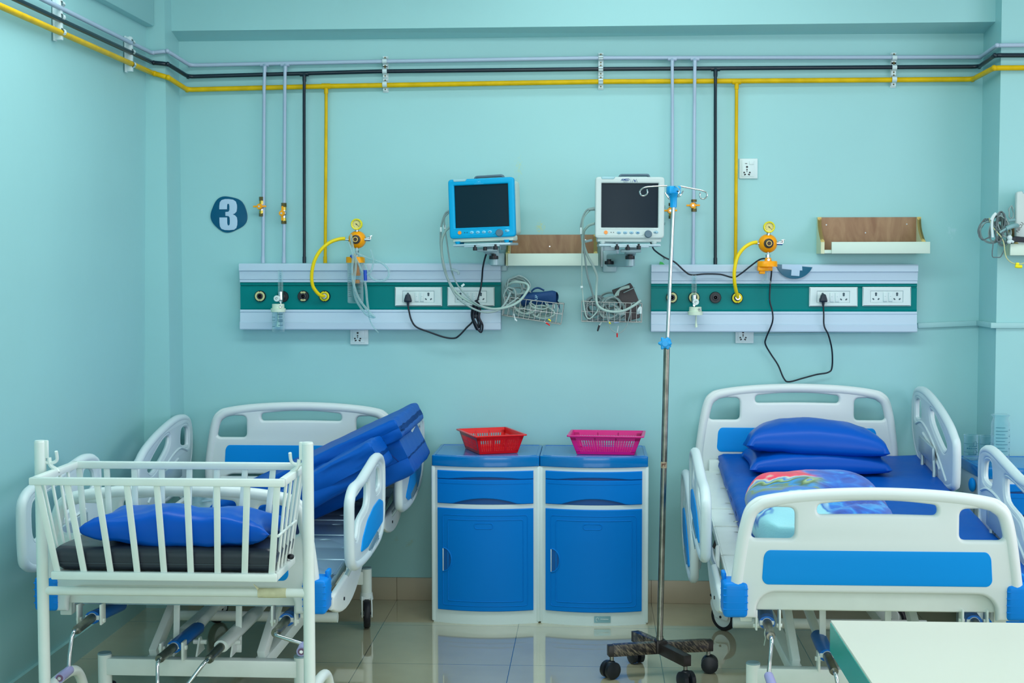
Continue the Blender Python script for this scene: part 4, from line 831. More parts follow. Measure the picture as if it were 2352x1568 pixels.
clip((1399, 740), (1402, 743), .16, .004, YGAU, 'yellow electrode clip', None, CR2)
clip((1376.5, 747), (1372.5, 760), .15, .005, BLACKP, 'black electrode clip', (1381, 740), CR1)
clip((1411, 741), (1421, 740), .165, .004, mat('clip lilac', (140, 170, 200), .4), 'pale blue electrode clip', None, CR2)
clip((1183, 733), (1187, 737), .16, .005, TAGW, 'white electrode clip', (1180, 720), CL)
b = MB(); b.tube([W(x, y, .165) for x, y in ((1392, 712), (1397, 738), (1403, 755), (1414, 763), (1426, 763), (1438, 750), (1446, 725), (1450, 700), (1458, 695), (1467, 700))], .0022, 6); o = b.build('monitor_lead', PVC); tag(o, 'thin lead drooping in a loop below the level basket', 'cable')

# ------------------------------------------------------------------ bedside lockers
def locker(x0, x1, yb, yf, label, plate_=False, front=True, grp=None):
    xc, hw, H = (x0+x1)/2, (x1-x0)/2, .745; bow = .047
    t = thing('bedside_locker', label, 'locker', (xc, (yb+yf)/2, 0), 'blue and white bedside lockers')
    fy = lambda x, o=0.0: yf-o-bow*(1-((x-xc)/hw)**2)
    N = 20
    def plan(xa, xb, o, back): return [(xa+(xb-xa)*k/N, fy(xa+(xb-xa)*k/N, o)) for k in range(N+1)]+[(xb, back), (xa, back)]
    b = MB(); b.prism([(x, y, .0) for x, y in plan(x0+.003, x1-.003, -.002, yb)], (0, 0, .703)); b.build('body', LBODY, t)
    b = MB(); b.plate(fillet([p for p in plan(x0-.002, x1+.002, .006, yb-.0)], .006, 3), [], .046, .004, Matrix.Translation(V((0, 0, .722)))); to = b.build('top', LTOP, t)
    b = MB()
    lp = [(x0+.012, yb-.012), (x1-.012, yb-.012), (x1-.012, fy(x1-.012)+.016)]+[(x1-.012-(x1-x0-.024)*k/N, fy(x1-.012-(x1-x0-.024)*k/N)+.016) for k in range(1, N+1)]
    b.tube([(x, y, .745) for x, y in lp], .0022, 6, smooth=False, closed=True); b.build('top_lip', LTOP, to)
    def patch(xa, xb, zb, zt, o0, o1, n=24):
        b = MB(); R = []
        for k in range(n+1):
            x = xa+(xb-xa)*k/n; R.append([b.bm.verts.new(q) for q in ((x, fy(x, o0), zb(x)), (x, fy(x, o1-.003), zb(x)), (x, fy(x, o1), zb(x)+.003), (x, fy(x, o1), zt(x)-.003), (x, fy(x, o1-.003), zt(x)), (x, fy(x, o0), zt(x)))])
        for p, q in zip(R, R[1:]):
            for j in range(6): b.bm.faces.new((p[j], p[(j+1) % 6], q[(j+1) % 6], q[j]))
        b.bm.faces.new(R[0]); b.bm.faces.new(R[-1][::-1]); return b
    c = lambda v: (lambda x: v)
    xa, xb = x0+.024, x1-.024
    arch = lambda x, h, w: max(0, h*(1-((x-xc)/w)**2))
    if front:
        patch(xa, xb, c(.532), c(.682), -.02, -.0005).build('drawer_recess', mat('recess blue', (0, 74, 140), .5), t)
        patch(xa, xb, lambda x: .645+arch(x, .010, .155), c(.681), -.004, .009).build('pull_out_board', LBLUE, t)
        d = patch(xa, xb, lambda x: .535+arch(x, .026, .145), lambda x: .643-.0*x, -.004, .007)
        do = d.build('drawer', LBLUE, t)
        patch(xa+.01, xb-.01, lambda x: .6255, lambda x: .628, .006, .0085).build('drawer_ridge', LBLUE, do)
        d = patch(xa, xb, c(.060), c(.514), -.004, .008)
        def bead(pts, r=.0022, closed=True): d.tube([(x, fy(x, .008), z) for x, z in pts], r, 6, smooth=False, closed=closed)
        def rect(u0, z0, u1, z1, rr=.012): 
            q = fillet([(u0, z0), (u1, z0), (u1, z1), (u0, z1)], rr, 4); out = []
            for p_, r_ in zip(q, q[1:]+q[:1]):
                n = max(1, int(abs(r_[0]-p_[0])/.03)); out += [(p_[0]+(r_[0]-p_[0])*k/n, p_[1]+(r_[1]-p_[1])*k/n) for k in range(n)]
            return out
        bead(rect(xa+.047, .104, xb-.045, .466, .008)); 
        o_ = rect(xa+.024, .084, xb-.026, .486); bead([p for p in o_ if not (p[0] < xa+.03 and .21 < p[1] < .36)], .002)
        bead(rect(xc-.045, .428, xc+.035, .452, .011))
        hx = xa+.026; zc = .285
        bead([(hx+.040*math.cos(a)*.93, zc+.052*math.sin(a)) for a in [-PI/2+PI*k/14 for k in range(15)]], .0036, False)
        do = d.build('door', LBLUE, t)
        b = MB(); R = [(hx, zc-.05)]+[(hx+.037*math.cos(a), zc+.049*math.sin(a)) for a in [-PI/2+PI*k/12 for k in range(13)]]
        b.prism([(x, fy(x, .0084), z) for x, z in R], (0, .004, 0)); b.build('handle_recess', mat('handle shade blue', (0, 86, 158), .4), do)
        b = MB(); b.bar((hx-.001, fy(hx, .0098), zc-.05), (hx-.001, fy(hx, .0098), zc+.05), .004, .004, .001); b.build('door_handle', LBODY, do)
    for s in (x0+.004, x1-.004):
        b = MB(); b.b2((s-.009, yf-.004, .004), (s+.009, yf+.02, .70), .006); b.build('corner_post', LBODY, t)
    if plate_:
        b = MB(); p = V((.0635+xc*0, 0, .018)); xa_ = xc+.003
        R = [(xa_, .015), (xa_+.072, .015), (xa_+.072, .043), (xa_, .043)]
        b.prism([(x, fy(x, .001), z) for x, z in R], (0, .003, 0)); po = b.build('name_plate', mat('foil plate', (104, 148, 156), .3, .5), t)
        b = MB(); b.text('OO', .012, Matrix.Translation(V((xa_+.016, fy(xa_+.016, .0016), .03))) @ XZ(0), .0003) if False else b.tube([(xa_+.014+.006*math.cos(a), fy(xa_+.014, .0016), .029+.008*math.sin(a)) for a in [k*.6 for k in range(9)]], .0012, 6)
        b.box((xa_+.045, fy(xa_+.045, .0016), .031), (.036, .001, .003)); b.build('plate_print', TAGW, po)
    return t
locker(-.713, -.241, -.03, -.402, 'blue and white bedside locker carrying the red tray')
locker(-.2355, .2365, -.03, -.398, 'blue and white bedside locker carrying the magenta tray, foil plate at its foot', True)
t3 = locker(1.60, 2.07, -.31, -.665, 'blue-topped bedside locker standing by the corner beyond the made-up bed')
b = MB()
for k in range(3): b.box((1.602, -.47, .50-k*.12), (.004, .12, .004))
b.tube([(1.6, -.40, .60), (1.6, -.58, .60), (1.6, -.58, .2), (1.6, -.40, .2)], .0025, 6, smooth=False, closed=True); b.build('side_vent', mat('vent shade', (120, 150, 156), .5), t3)
b = MB(); b.sphere((1.590, -.585, .66), (.014, .03, .03)); b.build('side_knob', BLUEP, t3)

# ------------------------------------------------------------------ plastic trays
def tray(c, w, d, rz, m, label, H=.083, nb=24):
    M = Matrix.Translation(V(c)) @ Matrix.Rotation(rz, 4, 'Z'); t = thing('plastic_tray', label, 'tray', c, 'slotted plastic trays on the lockers')
    hw, hd = w/2, d/2; k = .80
    def put(b, n, par=t): b.xf(M); return b.build(n, m, par)
    P = lambda sx, sy, h: V((sx*hw*(k+(1-k)*h/H), sy*hd*(k+(1-k)*h/H), h))
    b = MB(); b.plate(rrect(-hw*k, -hd*k, hw*k, hd*k, .012), [], .004, .0015, Matrix.Translation(V((0, 0, .003))))
    for i in range(8):
        y = -hd*k*.8+hd*k*1.6*i/7; b.bar((-hw*k*.8, y, .0055), (hw*k*.8, y, .0055), .004, .002)
    put(b, 'base')
    b = MB(); o_ = fillet([(-hw-.012, -hd-.012), (hw+.012, -hd-.012), (hw+.012, hd+.012), (-hw-.012, hd+.012)], .014, 4); i_ = fillet([(-hw, -hd), (hw, -hd), (hw, hd), (-hw, hd)], .012, 4)
    b.plate(o_, [i_], .006, .0018, Matrix.Translation(V((0, 0, H)))); put(b, 'rim')
    for (a0, a1) in (((-1, -1), (1, -1)), ((1, -1), (1, 1)), ((1, 1), (-1, 1)), ((-1, 1), (-1, -1))):
        b = MB(); L = (P(*a1, 0)-P(*a0, 0)).length; n = max(8, int(nb*L/.25)); out = (P(*a0, H)+P(*a1, H)-P(*a0, 0)-P(*a1, 0)); nrm = V((out.x, out.y, 0)).normalized()
        for z0, z1 in ((0, H*.16), (H*.76, H)):
            q = [P(*a0, z0), P(*a1, z0), P(*a1, z1), P(*a0, z1)]; b.prism(q, -nrm*.002)
        for s0, s1 in ((0, .075), (.925, 1), (.34, .36), (.64, .66)):
            q = [P(*a0, H*.1).lerp(P(*a1, H*.1), s0), P(*a0, H*.1).lerp(P(*a1, H*.1), s1), P(*a0, H*.9).lerp(P(*a1, H*.9), s1), P(*a0, H*.9).lerp(P(*a1, H*.9), s0)]; b.prism(q, -nrm*.002)
        for i in range(1, n):
            s = .06+.88*i/n; p, q = P(*a0, H*.12).lerp(P(*a1, H*.12), s), P(*a0, H*.8).lerp(P(*a1, H*.8), s); b.bar(p-nrm*.001, q-nrm*.001, .0042 if True else 0, .002, 0, up=nrm)
        for f in (.34, .52): b.bar(P(*a0, H*f)-nrm*.001, P(*a1, H*f)-nrm*.001, .0018, .0018, 0, up=nrm)
        put(b, 'slotted_side')
tray((-.464, -.243, .7465), .222, .288, math.radians(21), RED, 'red slotted plastic tray set askew on a locker')
tray((.058, -.275, .7465), .318, .205, math.radians(-4), PINK, 'magenta slotted plastic tray on the locker beside the drip stand')

# ------------------------------------------------------------------ drip stand
hub = V((.259, -1.18, .115)); YI = 1.18
top = W(1547, 447, YI); mid_ = W(1531.5, 790, YI)
t = thing('drip_stand', 'steel drip stand with a blue hook head on a dark wheeled cross base', 'drip stand', (hub.x, hub.y, 0))
ends = [V((.071, -1.228, 0)), V((.447, -1.132, 0)), V((.172, -1.02, 0)), V((.345, -1.345, 0))]
for e in ends:
    d = (V((e.x, e.y, 0))-V((hub.x, hub.y, 0))); E = hub+V((d.x, d.y, 0))*1.08; E.z = .108
    b = MB(); b.bar(hub+V((0, 0, -.006)), E, .033, .042, .002); lg = b.build('base_leg', IRON, t)
    ax = V((-d.y, d.x, 0)).normalized(); ax = (ax+V((.35, .2, 0))).normalized()
    b = MB(); b.cyl((e.x, e.y, .092), (e.x, e.y, .05), .008); b.build('caster_stem', OLDST, t)
    b = MB()
    for s in (-1, 1):
        c = V((e.x, e.y, .034))+ax*s*.016+d.normalized()*.006; b.rings([(c-ax*.011, .026), (c-ax*.008, .033), (c+ax*.008, .033), (c+ax*.011, .026)], 22)
    b.build('caster', BLACKP, t)
    b = MB(); c = V((e.x, e.y, .052)); b.sphere(c+d.normalized()*.004, (.022, .022, .02), 16, 10); b.build('caster_hood', BLACKP, t)
def wrap_mat():
    m = bpy.data.materials.new('wrapped leg'); m.use_nodes = True; nt = m.node_tree; b = nt.nodes['Principled BSDF']; L = nt.links.new
    tc = nt.nodes.new('ShaderNodeTexCoord'); mp = nt.nodes.new('ShaderNodeMapping'); mp.inputs['Rotation'].default_value = (.6, .75, .3); m2 = nt.nodes.new('ShaderNodeMapping'); m2.inputs['Scale'].default_value = (150, 60, 12)
    n = nt.nodes.new('ShaderNodeTexNoise'); n.inputs['Scale'].default_value = 1.1; n.inputs['Detail'].default_value = 4
    r = nt.nodes.new('ShaderNodeValToRGB'); r.color_ramp.elements[0].position = .44; r.color_ramp.elements[0].color = lin((34, 30, 34)); r.color_ramp.elements[1].position = .70; r.color_ramp.elements[1].color = lin((136, 122, 104))
    L(tc.outputs['Object'], mp.inputs['Vector']); L(mp.outputs['Vector'], m2.inputs['Vector']); L(m2.outputs['Vector'], n.inputs['Vector']); L(n.outputs['Fac'], r.inputs['Fac']); L(r.outputs['Color'], b.inputs['Base Color']); b.inputs['Roughness'].default_value = .3
    return m
WRAP = wrap_mat()
for e in ends[:3]:
    d = (V((e.x, e.y, 0))-V((hub.x, hub.y, 0))); b = MB(); p = hub+d*.12; q = hub+d*.98; p.z, q.z = .1105, .1085
    b.bar(p, q, .0355, .0445, .003); o = b.build('plastic_wrap', WRAP, t)
b = MB(); b.box(hub, (.042, .042, .05), .004, Matrix.Rotation(.25, 3, 'Z')); b.build('base_hub', IRON, t)
low = hub+V((-.003, 0, .02)); 
b = MB(); b.cyl(low, mid_+V((0, 0, -.005)), .0118, n=24); b.cyl(low, low+V((0, 0, .02)), .014); b.build('lower_pole', OLDST, t)
b = MB(); b.cyl(mid_+V((0, 0, -.05)), top+V((0, 0, -.02)), .0072, n=20); b.build('upper_pole', STEEL, t)
b = MB(); b.rings([(mid_+V((0, 0, -.012)), .0165), (mid_+V((0, 0, .012)), .0165), (mid_+V((0, 0, .022)), .013)], 20)
kc = mid_+V((-.008, -.02, .004)); out = []
for k in range(48):
    a = 2*PI*k/48; r = .022+.0045*math.cos(6*a); out.append((r*math.cos(a)+kc.x, r*math.sin(a)+kc.z))
b.plate(out, [], .02, .004, XZ(kc.y)); b.rings([(V((kc.x, kc.y-.009, kc.z)), .013), (V((kc.x, kc.y-.013, kc.z)), .011)], 20); b.build('height_knob', IVBLUE, t)
b = MB(); lz = W(1528, 1067, YI).z; s = (lz-low.z)/(mid_.z-low.z); lc = low.lerp(mid_, s)
b.rings([(lc+V((0, 0, -.012)), .0123), (lc+V((0, 0, .012)), .0123)], 24); lo = b.build('paper_label', mat('old label', (188, 170, 146), .6, vary=.4, vscale=60), t)
b = MB(); b.text('PT', .015, Matrix.Translation(lc+V((-.001, -.0128, 0))) @ XZ(0), .0004, .0004); b.build('label_lettering', mat('ink brown', (92, 40, 34), .6), lo)
hz = top
b = MB(); b.box(hz+V((-.0, 0, .017)), (.048, .040, .031), .006, Matrix.Rotation(.3, 3, 'Z')); b.rings([(hz+V((0, 0, .006)), .024), (hz+V((0, 0, -.006)), .017), (hz+V((0, 0, -.014)), .0135), (hz+V((0, 0, -.048)), .0125)], 18)
ho = b.build('hook_head', IVBLUE, t)
b = MB(); b.cyl(hz+V((.016, -.018, .012)), hz+V((.016, -.0215, .012)), .003, n=10); b.build('head_screw', DARK, ho)
def hook(P, r=.0028): b = MB(); b.tube(P, r, 8); b.build('bag_hook', CHROME, t)
Wy = lambda x, y, o=YI: W(x, y, o)
hook([Wy(1532, 426.5), Wy(1510, 427.5), Wy(1482, 430), Wy(1471, 437), Wy(1470, 443), Wy(1474, 449), Wy(1481, 449), Wy(1487, 443), Wy(1486, 434.5)])
hook([Wy(1563, 427.5), Wy(1590, 433), Wy(1613, 437.5), Wy(1622, 442), Wy(1624, 449), Wy(1618, 456), Wy(1610, 455), Wy(1607, 448), Wy(1609, 442)])
hook([Wy(1550, 425.5, YI+.015), Wy(1557, 431, YI+.10), Wy(1560.5, 436, YI+.16), Wy(1559, 445, YI+.175), Wy(1557, 451, YI+.165), Wy(1562, 450, YI+.15), Wy(1569.5, 438.5, YI+.14)])
hook([Wy(1545, 428, YI-.015), Wy(1539, 434, YI-.12), Wy(1537, 440, YI-.16), Wy(1537.5, 450, YI-.17), Wy(1538, 457, YI-.16), Wy(1534, 453, YI-.15), Wy(1527, 442, YI-.14)])
# ------------------------------------------------------------------ hospital beds
def mirror(half): return half+[(-x, z) for x, z in half[::-1] if abs(x) > 1e-6]
def sm(pts, n=4): return [tuple(p.to_2d()) for p in catmull([(x, z, 0) for x, z in pts], n, True)]
up = [(.459, .119), (.445, .226), (.431, .305), (.415, .355), (.391, .381), (.36, .3945), (.27, .409), (.15, .4185), (.0, .4225)]
up = catmull([(x, z, 0) for x, z in up+[(-x, z) for x, z in up[-2::-1]]], 4)
low = [(.318+.06*math.sin(a), .026+.058*math.cos(a)) for a in [PI/2*k/7 for k in range(8)]]
B_OUT = [(-x, z) for x, z in low[::-1]]  # arch, built from the foot of one leg to the other
B_OUT = [(-.452, 0), (-.378, 0)]+B_OUT+low+[(.378, 0), (.452, 0)]+[tuple(p.to_2d()) for p in up]
B_HOLE = [tuple(p) for p in fillet([(.400, .2575), (.383, .345), (.352, .360), (.258, .358), (.258, .2575)], [.022, .03, .04, .024, .022], 6)]
B_SLOT = [tuple(p) for p in fillet([(.189, .3355), (.189, .3695), (.10, .3795), (.0, .384), (-.10, .3795), (-.189, .3695), (-.189, .3355), (0, .3385)], [.017, .017, .05, .05, .05, .017, .017, .05], 6)]
B_BLUE = [(-.345, .222), (.345, .222), (.357, .204), (.362, .126), (.350, .111), (-.350, .111), (-.362, .126), (-.357, .204)]
RAIL_H = [(.03, .25), (.035, .34), (.08, .39), (.2, .412), (.34, .41), (.55, .385), (.72, .35), (.81, .315), (.848, .27), (.848, .13), (.82, .09), (.72, .065), (.5, .048), (.25, .058), (.12, .105), (.05, .18)]
RAIL_H_HOLES = [[(.078, .28), (.085, .345), (.17, .362), (.218, .34), (.218, .27), (.10, .245)], [(.39, .335), (.42, .360), (.54, .342), (.735, .262), (.70, .215), (.61, .222), (.43, .285)]]
RAIL_H_BLUE = [(.10, .215), (.22, .25), (.36, .235), (.55, .18), (.70, .115), (.62, .085), (.45, .07), (.26, .08), (.13, .13)]
RAIL_F = [(1.18, .22), (1.178, .35), (1.22, .395), (1.33, .415), (1.5, .405), (1.7, .392), (1.85, .398), (1.92, .375), (1.94, .33), (1.935, .17), (1.905, .125), (1.8, .095), (1.55, .066), (1.28, .07), (1.205, .13)]
RAIL_F_HOLES = [[(1.235, .27), (1.235, .34), (1.29, .368), (1.36, .365), (1.375, .29), (1.34, .262)], [(1.56, .262), (1.53, .34), (1.58, .364), (1.78, .358), (1.875, .345), (1.885, .25), (1.86, .20), (1.80, .195), (1.74, .24)]]
RAIL_F_BLUE = [(1.21, .125), (1.205, .205), (1.30, .235), (1.45, .235), (1.6, .215), (1.72, .17), (1.76, .13), (1.6, .112), (1.4, .12)]
def hospital_bed(xh, xf, zh, zf, label, deckm, rails, base, wheels, cranks, tilt_front):
    f = lambda s: (s-.08)/2.01
    XC = lambda s: xh+(xf-xh)*f(s)
    ZP = lambda s: zh+(zf-zh)*f(s)
    P = lambda u, s, h: V((XC(s)+u, -s, ZP(s)+h))
    t = thing('hospital_bed', label, 'bed', ((base[0]+base[1])/2, -1.1, 0), 'white and blue hospital beds')
    def warp(b):    # lay a straight model (x = u, y = -s, z = h) on the tilted bed
        for v in b.bm.verts: s = -v.co.y; v.co = V((v.co.x+XC(s), v.co.y, v.co.z+ZP(s)))
        return b
    def board(s, name):
        b = MB(); M = Matrix.Translation(V((XC(s), -s, ZP(s)))) @ XZ(0.0)
        mir = [(-x, z) for x, z in B_HOLE[::-1]]
        b.plate(B_OUT, [B_HOLE, mir, B_SLOT], .032, .012, M, 4)
        top = [(.452, .03), (.456, .119), (.442, .226), (.428, .305), (.412, .352), (.388, .3735), (.36, .3855), (.27, .400), (.15, .4095), (.0, .4135)]
        top = [(x*.962, z-.0105 if z > .1 else z) for x, z in top]; top = top+[(-x, z) for x, z in top[-2::-1]]
        b.tube([M @ V((x, z, .002)) for x, z in top], .021, 12, sub=4)
        b.tube([M @ V((x, z, .011)) for x, z in ((-.405, .0985), (.405, .0985))], .004, 6, smooth=False)
        bo = b.build(name, CREAM, t)
        b = MB(); b.plate(fillet(B_BLUE, .014), [], .006, .002, Matrix.Translation(V((XC(s), -s, ZP(s)))) @ XZ(-.0155)); b.build('blue_panel', BLUEP, bo)
        sgn = 1 if s > 1 else -1
        for q in ((-1, 1) if s > 1 else ()):
            b = MB(); c = P(q*.446, s-sgn*.030, .057); b.box(c, (.078, .112, .114), .013, None, 3)
            for z in (.028, .05, .072, .094): b.box(P(q*.446, s-sgn*.030, z), (.0785, .1125, .004), .0018)
            b.box(P(q*.478, s-sgn*.06, .119), (.014, .05, .026), .005)
            b.build('corner_bumper', BUMP, t)
    board(.095, 'headboard'); board(2.075, 'footboard')
    for e in ((-2.055, -2.01, .018, .098), (-.16, -.12, 0, .08)): b = MB(); b.b2((-.40, e[0], e[2]), (.40, e[1], e[3]), .006); warp(b).build('cross_beam', WPAINT, t)
    for q in (-1, 1): b = MB(); b.b2((q*.405-.02, -2.03, -.03), (q*.405+.02, -.12, .025), .004); warp(b).build('side_beam', WPAINT, t)
    for v0, v1 in ((.14, .82), (.835, 1.09), (1.105, 1.48), (1.495, 2.0)):
        b = MB(); hs = []
        for i in range(4):
            for j in range(max(1, int((v1-v0)/.13))):
                cx, cy = -.33+.22*i+(.11 if j % 2 else 0)-.02, -(v0+.07+.13*j); hs.append([(cx+.022*math.cos(a), cy+.011*math.sin(a)) for a in [2*PI*k/12 for k in range(12)]])
        b.plate(fillet([(-.44, -v0), (-.44, -v1), (.44, -v1), (.44, -v0)], .006), [h[::-1] for h in hs], .012, .003, Matrix.Translation(V((0, 0, .026))))
        for q in (-.44, .44): b.b2((q-.006, -v1, .0), (q+.006, -v0, .03), .002)
        b.b2((-.44, -v1-.001, .0), (.44, -v1+.008, .033), .002); warp(b).build('deck_panel', deckm, t)
    # side rails
    for (u, kind, ds, dh, out, *sc) in rails:
        o_, hs, bl = (RAIL_H, RAIL_H_HOLES, RAIL_H_BLUE) if kind == 'h' else (RAIL_F, RAIL_F_HOLES, RAIL_F_BLUE)
        cs, ch = (.44, .23) if kind == 'h' else (1.56, .24)
        tr = lambda pts: [(-(cs+(s-cs)*.955+ds), ch+(h-ch)*(sc[0] if sc else .945)+dh) for s, h in pts]
        b = MB(); b.plate(sm(tr(o_), 3), [sm(tr(h)) for h in hs], .026, .011, YZ(u))
        edge = tr(o_); b.tube([(u+out*.003, y, z+(-.012 if z-dh > .3 else .008 if z-dh < .1 else 0)) for y, z in edge], .0185, 10, closed=True, sub=4)
        for h in hs: b.tube([(u, y, z) for y, z in tr(h)], .011, 8, closed=True, sub=4)
        warp(b); ro = b.build('side_rail', RAILP, t)
        b = MB(); b.plate(fillet(tr(bl), .02), [], .005, .0015, YZ(u+out*.0145)); warp(b).build('blue_panel', BLUEP, ro)
        s0 = .30 if kind == 'h' else 1.33
        b = MB(); b.plate(fillet(tr([(s0, .078), (s0+.22, .066), (s0+.24, .098), (s0+.02, .115)]), .006), [], .005, .0012, YZ(u+out*.0148))
        for k in range(3): b.tube([(u+out*.018, -(s0+ds+.02), .084+dh+.009*k), (u+out*.018, -(s0+ds+.22), .073+dh+.009*k)], .0018, 5, smooth=False)
        warp(b).build('grey_insert', GREYIN, ro)
        i0 = u-out*.0135; b = MB()
        base_ = [(.12, .23), (.25, .262), (.42, .235), (.6, .17), (.75, .10)] if kind == 'h' else [(1.22, .225), (1.33, .255), (1.5, .25), (1.65, .20), (1.85, .12)]
        b.tube([(i0, y, z) for y, z in tr(base_)], .005, 6); b.tube([(i0, y, z) for y, z in tr([(s+.03, h-.045) for s, h in base_[1:4]])], .006, 6, smooth=False); warp(b).build('moulded_rib', RAILP, ro)
        sa, sb = (.32, .55) if kind == 'h' else (1.42, 1.66)
        b = MB(); zi = u-out*.03
        for s in (sa, sb):
            b.tube([(zi, -(s+ds), .20+dh), (zi+0*out, -(s+ds+.03), .08+dh), (u-out*.07, -(s+ds+.02), -.01)], .008, 8)
        b.b2((zi-.006, -(sb+ds+.02), .14+dh), (zi+.006, -(sa+ds-.02), .21+dh), .003); warp(b).build('rail_linkage', mat('linkage grey', (168, 190, 196), .35, .4), t)
        b = MB(); w0 = .03; A = (.12, .78) if kind == 'h' else (1.35, 1.98); ss = [A[0]+(A[1]-A[0])*k/10 for k in range(11)]
        prof = [(-s, .03) for s in ss]+[(-s, .015-.10*math.sin(PI*min(1, max(0, (s-A[0])/(A[1]-A[0])*.86+.07)))**.8) for s in ss[::-1]]
        b.plate(prof, [], .022, .009, YZ(out*.478)); warp(b); so = b.build('side_plate', CREAM, t)
        b = MB(); c = ((A[0]+A[1])/2+.12); b.rings([(V((out*.488, -c, -.03)), .006), (V((out*.4925, -c, -.03)), .006)], 10); warp(b).build('plate_hole', DARK, so)
        b = MB(); b.tube([(out*.452, -A[1]+.02, .035), (out*.462, -(A[1]-.15), -.015), (out*.468, -(A[0]+.28), -.02), (out*.455, -(A[0]+.1), .05)], .0085, 8); warp(b).build('guide_tube', WPAINT, t)
    # wheeled base
    x0, x1 = base; yb0, yb1 = -1.90, -.50; zt = .245
    b = MB(); b.b2((x0, yb0-.02, zt-.058), (x1, yb0+.02, zt), .003); b.b2((x0, yb1-.02, zt-.058), (x1, yb1+.02, zt), .003)
    for xx in (x0+.15, x1-.15): b.b2((xx-.02, yb0, zt-.055), (xx+.02, yb1, zt-.01), .003)
    for xx in (x0, x1):
        for yy in (yb0, yb1): b.cyl((xx, yy, .145), (xx, yy, zt+.012), .0235, n=20)
    bo = b.build('base_frame', WPAINT, t)
    b = MB()
    for xx in (x0, x1):
        for yy in (yb0, yb1): b.rings([(V((xx, yy, zt+.011)), .0245), (V((xx, yy, zt+.016)), .022)], 20)
    b.build('post_cap', mat('cap grey', (130, 160, 168), .5), bo)
    for i, (xx, yy, ang) in enumerate(wheels):
        f2 = V((math.cos(ang), math.sin(ang), 0)); a2 = V((-f2.y, f2.x, 0)); c = V((xx, yy, .063))+f2*.028
        b = MB(); b.cyl((xx, yy, .15), (xx, yy, .12), .026, .03, 18)
        for sgn in (-1, 1): b.plate(fillet([(-.035, -.004), (.035, -.014), (.040, .022), (.0, .075), (-.052, .075), (-.058, .05)], .012), [], .006, .002, Matrix.Translation(c+a2*(sgn*.021)) @ Matrix((tuple(list((f2.x, 0, a2.x))+[0]), tuple(list((f2.y, 0, a2.y))+[0]), (0, 1, 0, 0), (0, 0, 0, 1))))
        b.box(V((xx, yy, .128))+f2*.004, (.05, .05, .018), .008, Matrix.Rotation(ang, 3, 'Z')); fo = b.build('caster_fork', CREAM, t)
        b = MB(); b._lathe2([(.046, -.014), (.058, -.014), (.063, -.007), (.063, .007), (.058, .014), (.046, .014)], c, a2, 34); b.build('caster_tyre', RUBBER, t)
        b = MB(); b.rings([(c-a2*.010, .047), (c+a2*.010, .047)], 28); b.rings([(c-a2*.015, .012), (c+a2*.015, .012)], 14); w_ = b.build('caster_hub', CREAM, t)
        b = MB(); b.rings([(c-a2*.026, .006), (c+a2*.026, .006)], 10); b.build('axle_bolt', DARK, w_)
        b = MB(); b.box(c-f2*.045+V((0, 0, .075)), (.05, .03, .014), .005, Matrix.Rotation(ang, 3, 'Z') @ Matrix.Rotation(.5, 3, 'Y')); b.build('brake_pedal', BLACKP, t)
    # links between base and deck frame
    xm = (x0+x1)/2; b = MB()
    for xx in (x0+.15, x1-.15):
        b.bar((xx, yb0+.06, zt-.01), (xx, -1.35, ZP(1.35)-.01), .05, .028, .004, up=V((1, 0, 0))); b.bar((xx, yb1-.02, zt-.01), (xx, -1.0, ZP(1.0)-.01), .05, .028, .004, up=V((1, 0, 0)))
    b.bar((x0+.05, -1.35, ZP(1.35)-.02), (x1-.05, -1.35, ZP(1.35)-.02), .035, .035, .004); b.bar((x0+.05, -1.0, ZP(1.0)-.02), (x1-.05, -1.0, ZP(1.0)-.02), .035, .035, .004)
    b.tube([(x0, -1.2, zt-.03), (x1, -1.2, zt-.03)], .02, 12, smooth=False); b.build('lift_link', WPAINT, t)
    b = MB()
    for xx in (xm-.12, xm+.1): b.bar((xx, yb0+.10, zt-.005), (xx, -1.78, ZP(1.78)), .008, .022, .002, up=V((1, 0, 0)))
    for xx in (xm-.11, xm+.09, xm-.03): b.prism([(xx, yb0+.02, zt), (xx, yb0+.12, zt), (xx, yb0+.08, zt+.055), (xx, yb0+.06, zt+.055)], (.006, 0, 0)); b.rings([(V((xx-.02, yb0+.07, zt+.038)), .008), (V((xx+.026, yb0+.07, zt+.038)), .008)], 8)
    b.build('support_strut', WPAINT, t)
    for kind, br, body, tube_, hand, grip in cranks:
        if kind == 'hang':
            for px, p0, p1 in br:
                b = MB(); A, D = W(px, p0, 2.04), W(px, p1, 2.04); b.b2((A.x-.003, -2.065, D.z), (A.x+.003, -2.02, max(A.z, D.z+.05)), .001); b.rings([(V((A.x-.009, -2.045, D.z+.012)), .007), (V((A.x+.009, -2.045, D.z+.012)), .007)], 6); b.build('crank_bracket', WPAINT, t)
        if kind == 'base':
            for px, p0, p1 in br:
                b = MB(); A, D = W(px, p0, 1.92), W(px, p1, 1.92); b.b2((A.x-.004, -1.94, D.z-.01), (A.x+.004, -1.895, A.z), .0015); b.rings([(V((A.x-.011, -1.918, A.z-.022)), .008), (V((A.x+.011, -1.918, A.z-.022)), .008)], 6); b.build('crank_bracket', WPAINT, t)
        fr, bk, rs, ms = body
        p, q = W(*fr), W(*bk)
        b = MB(); b.tube([p, p.lerp(q, .08), p.lerp(q, .85), q], lambda s: rs*(1 if s < .8 else 1-(s-.8)*2.6), 16, smooth=False, flat=.82); co = b.build('crank_sleeve' if ms is SLEEVE else 'crank_housing', ms, t)
        b = MB(); rb = q+(q-p)*.0; b.cyl(q-(q-p)*.1, V((q.x+(q.x-p.x)*1.2, -1.05, min(q.z+.10, .42))), .0165, n=14); b.build('push_rod', WPAINT, t)
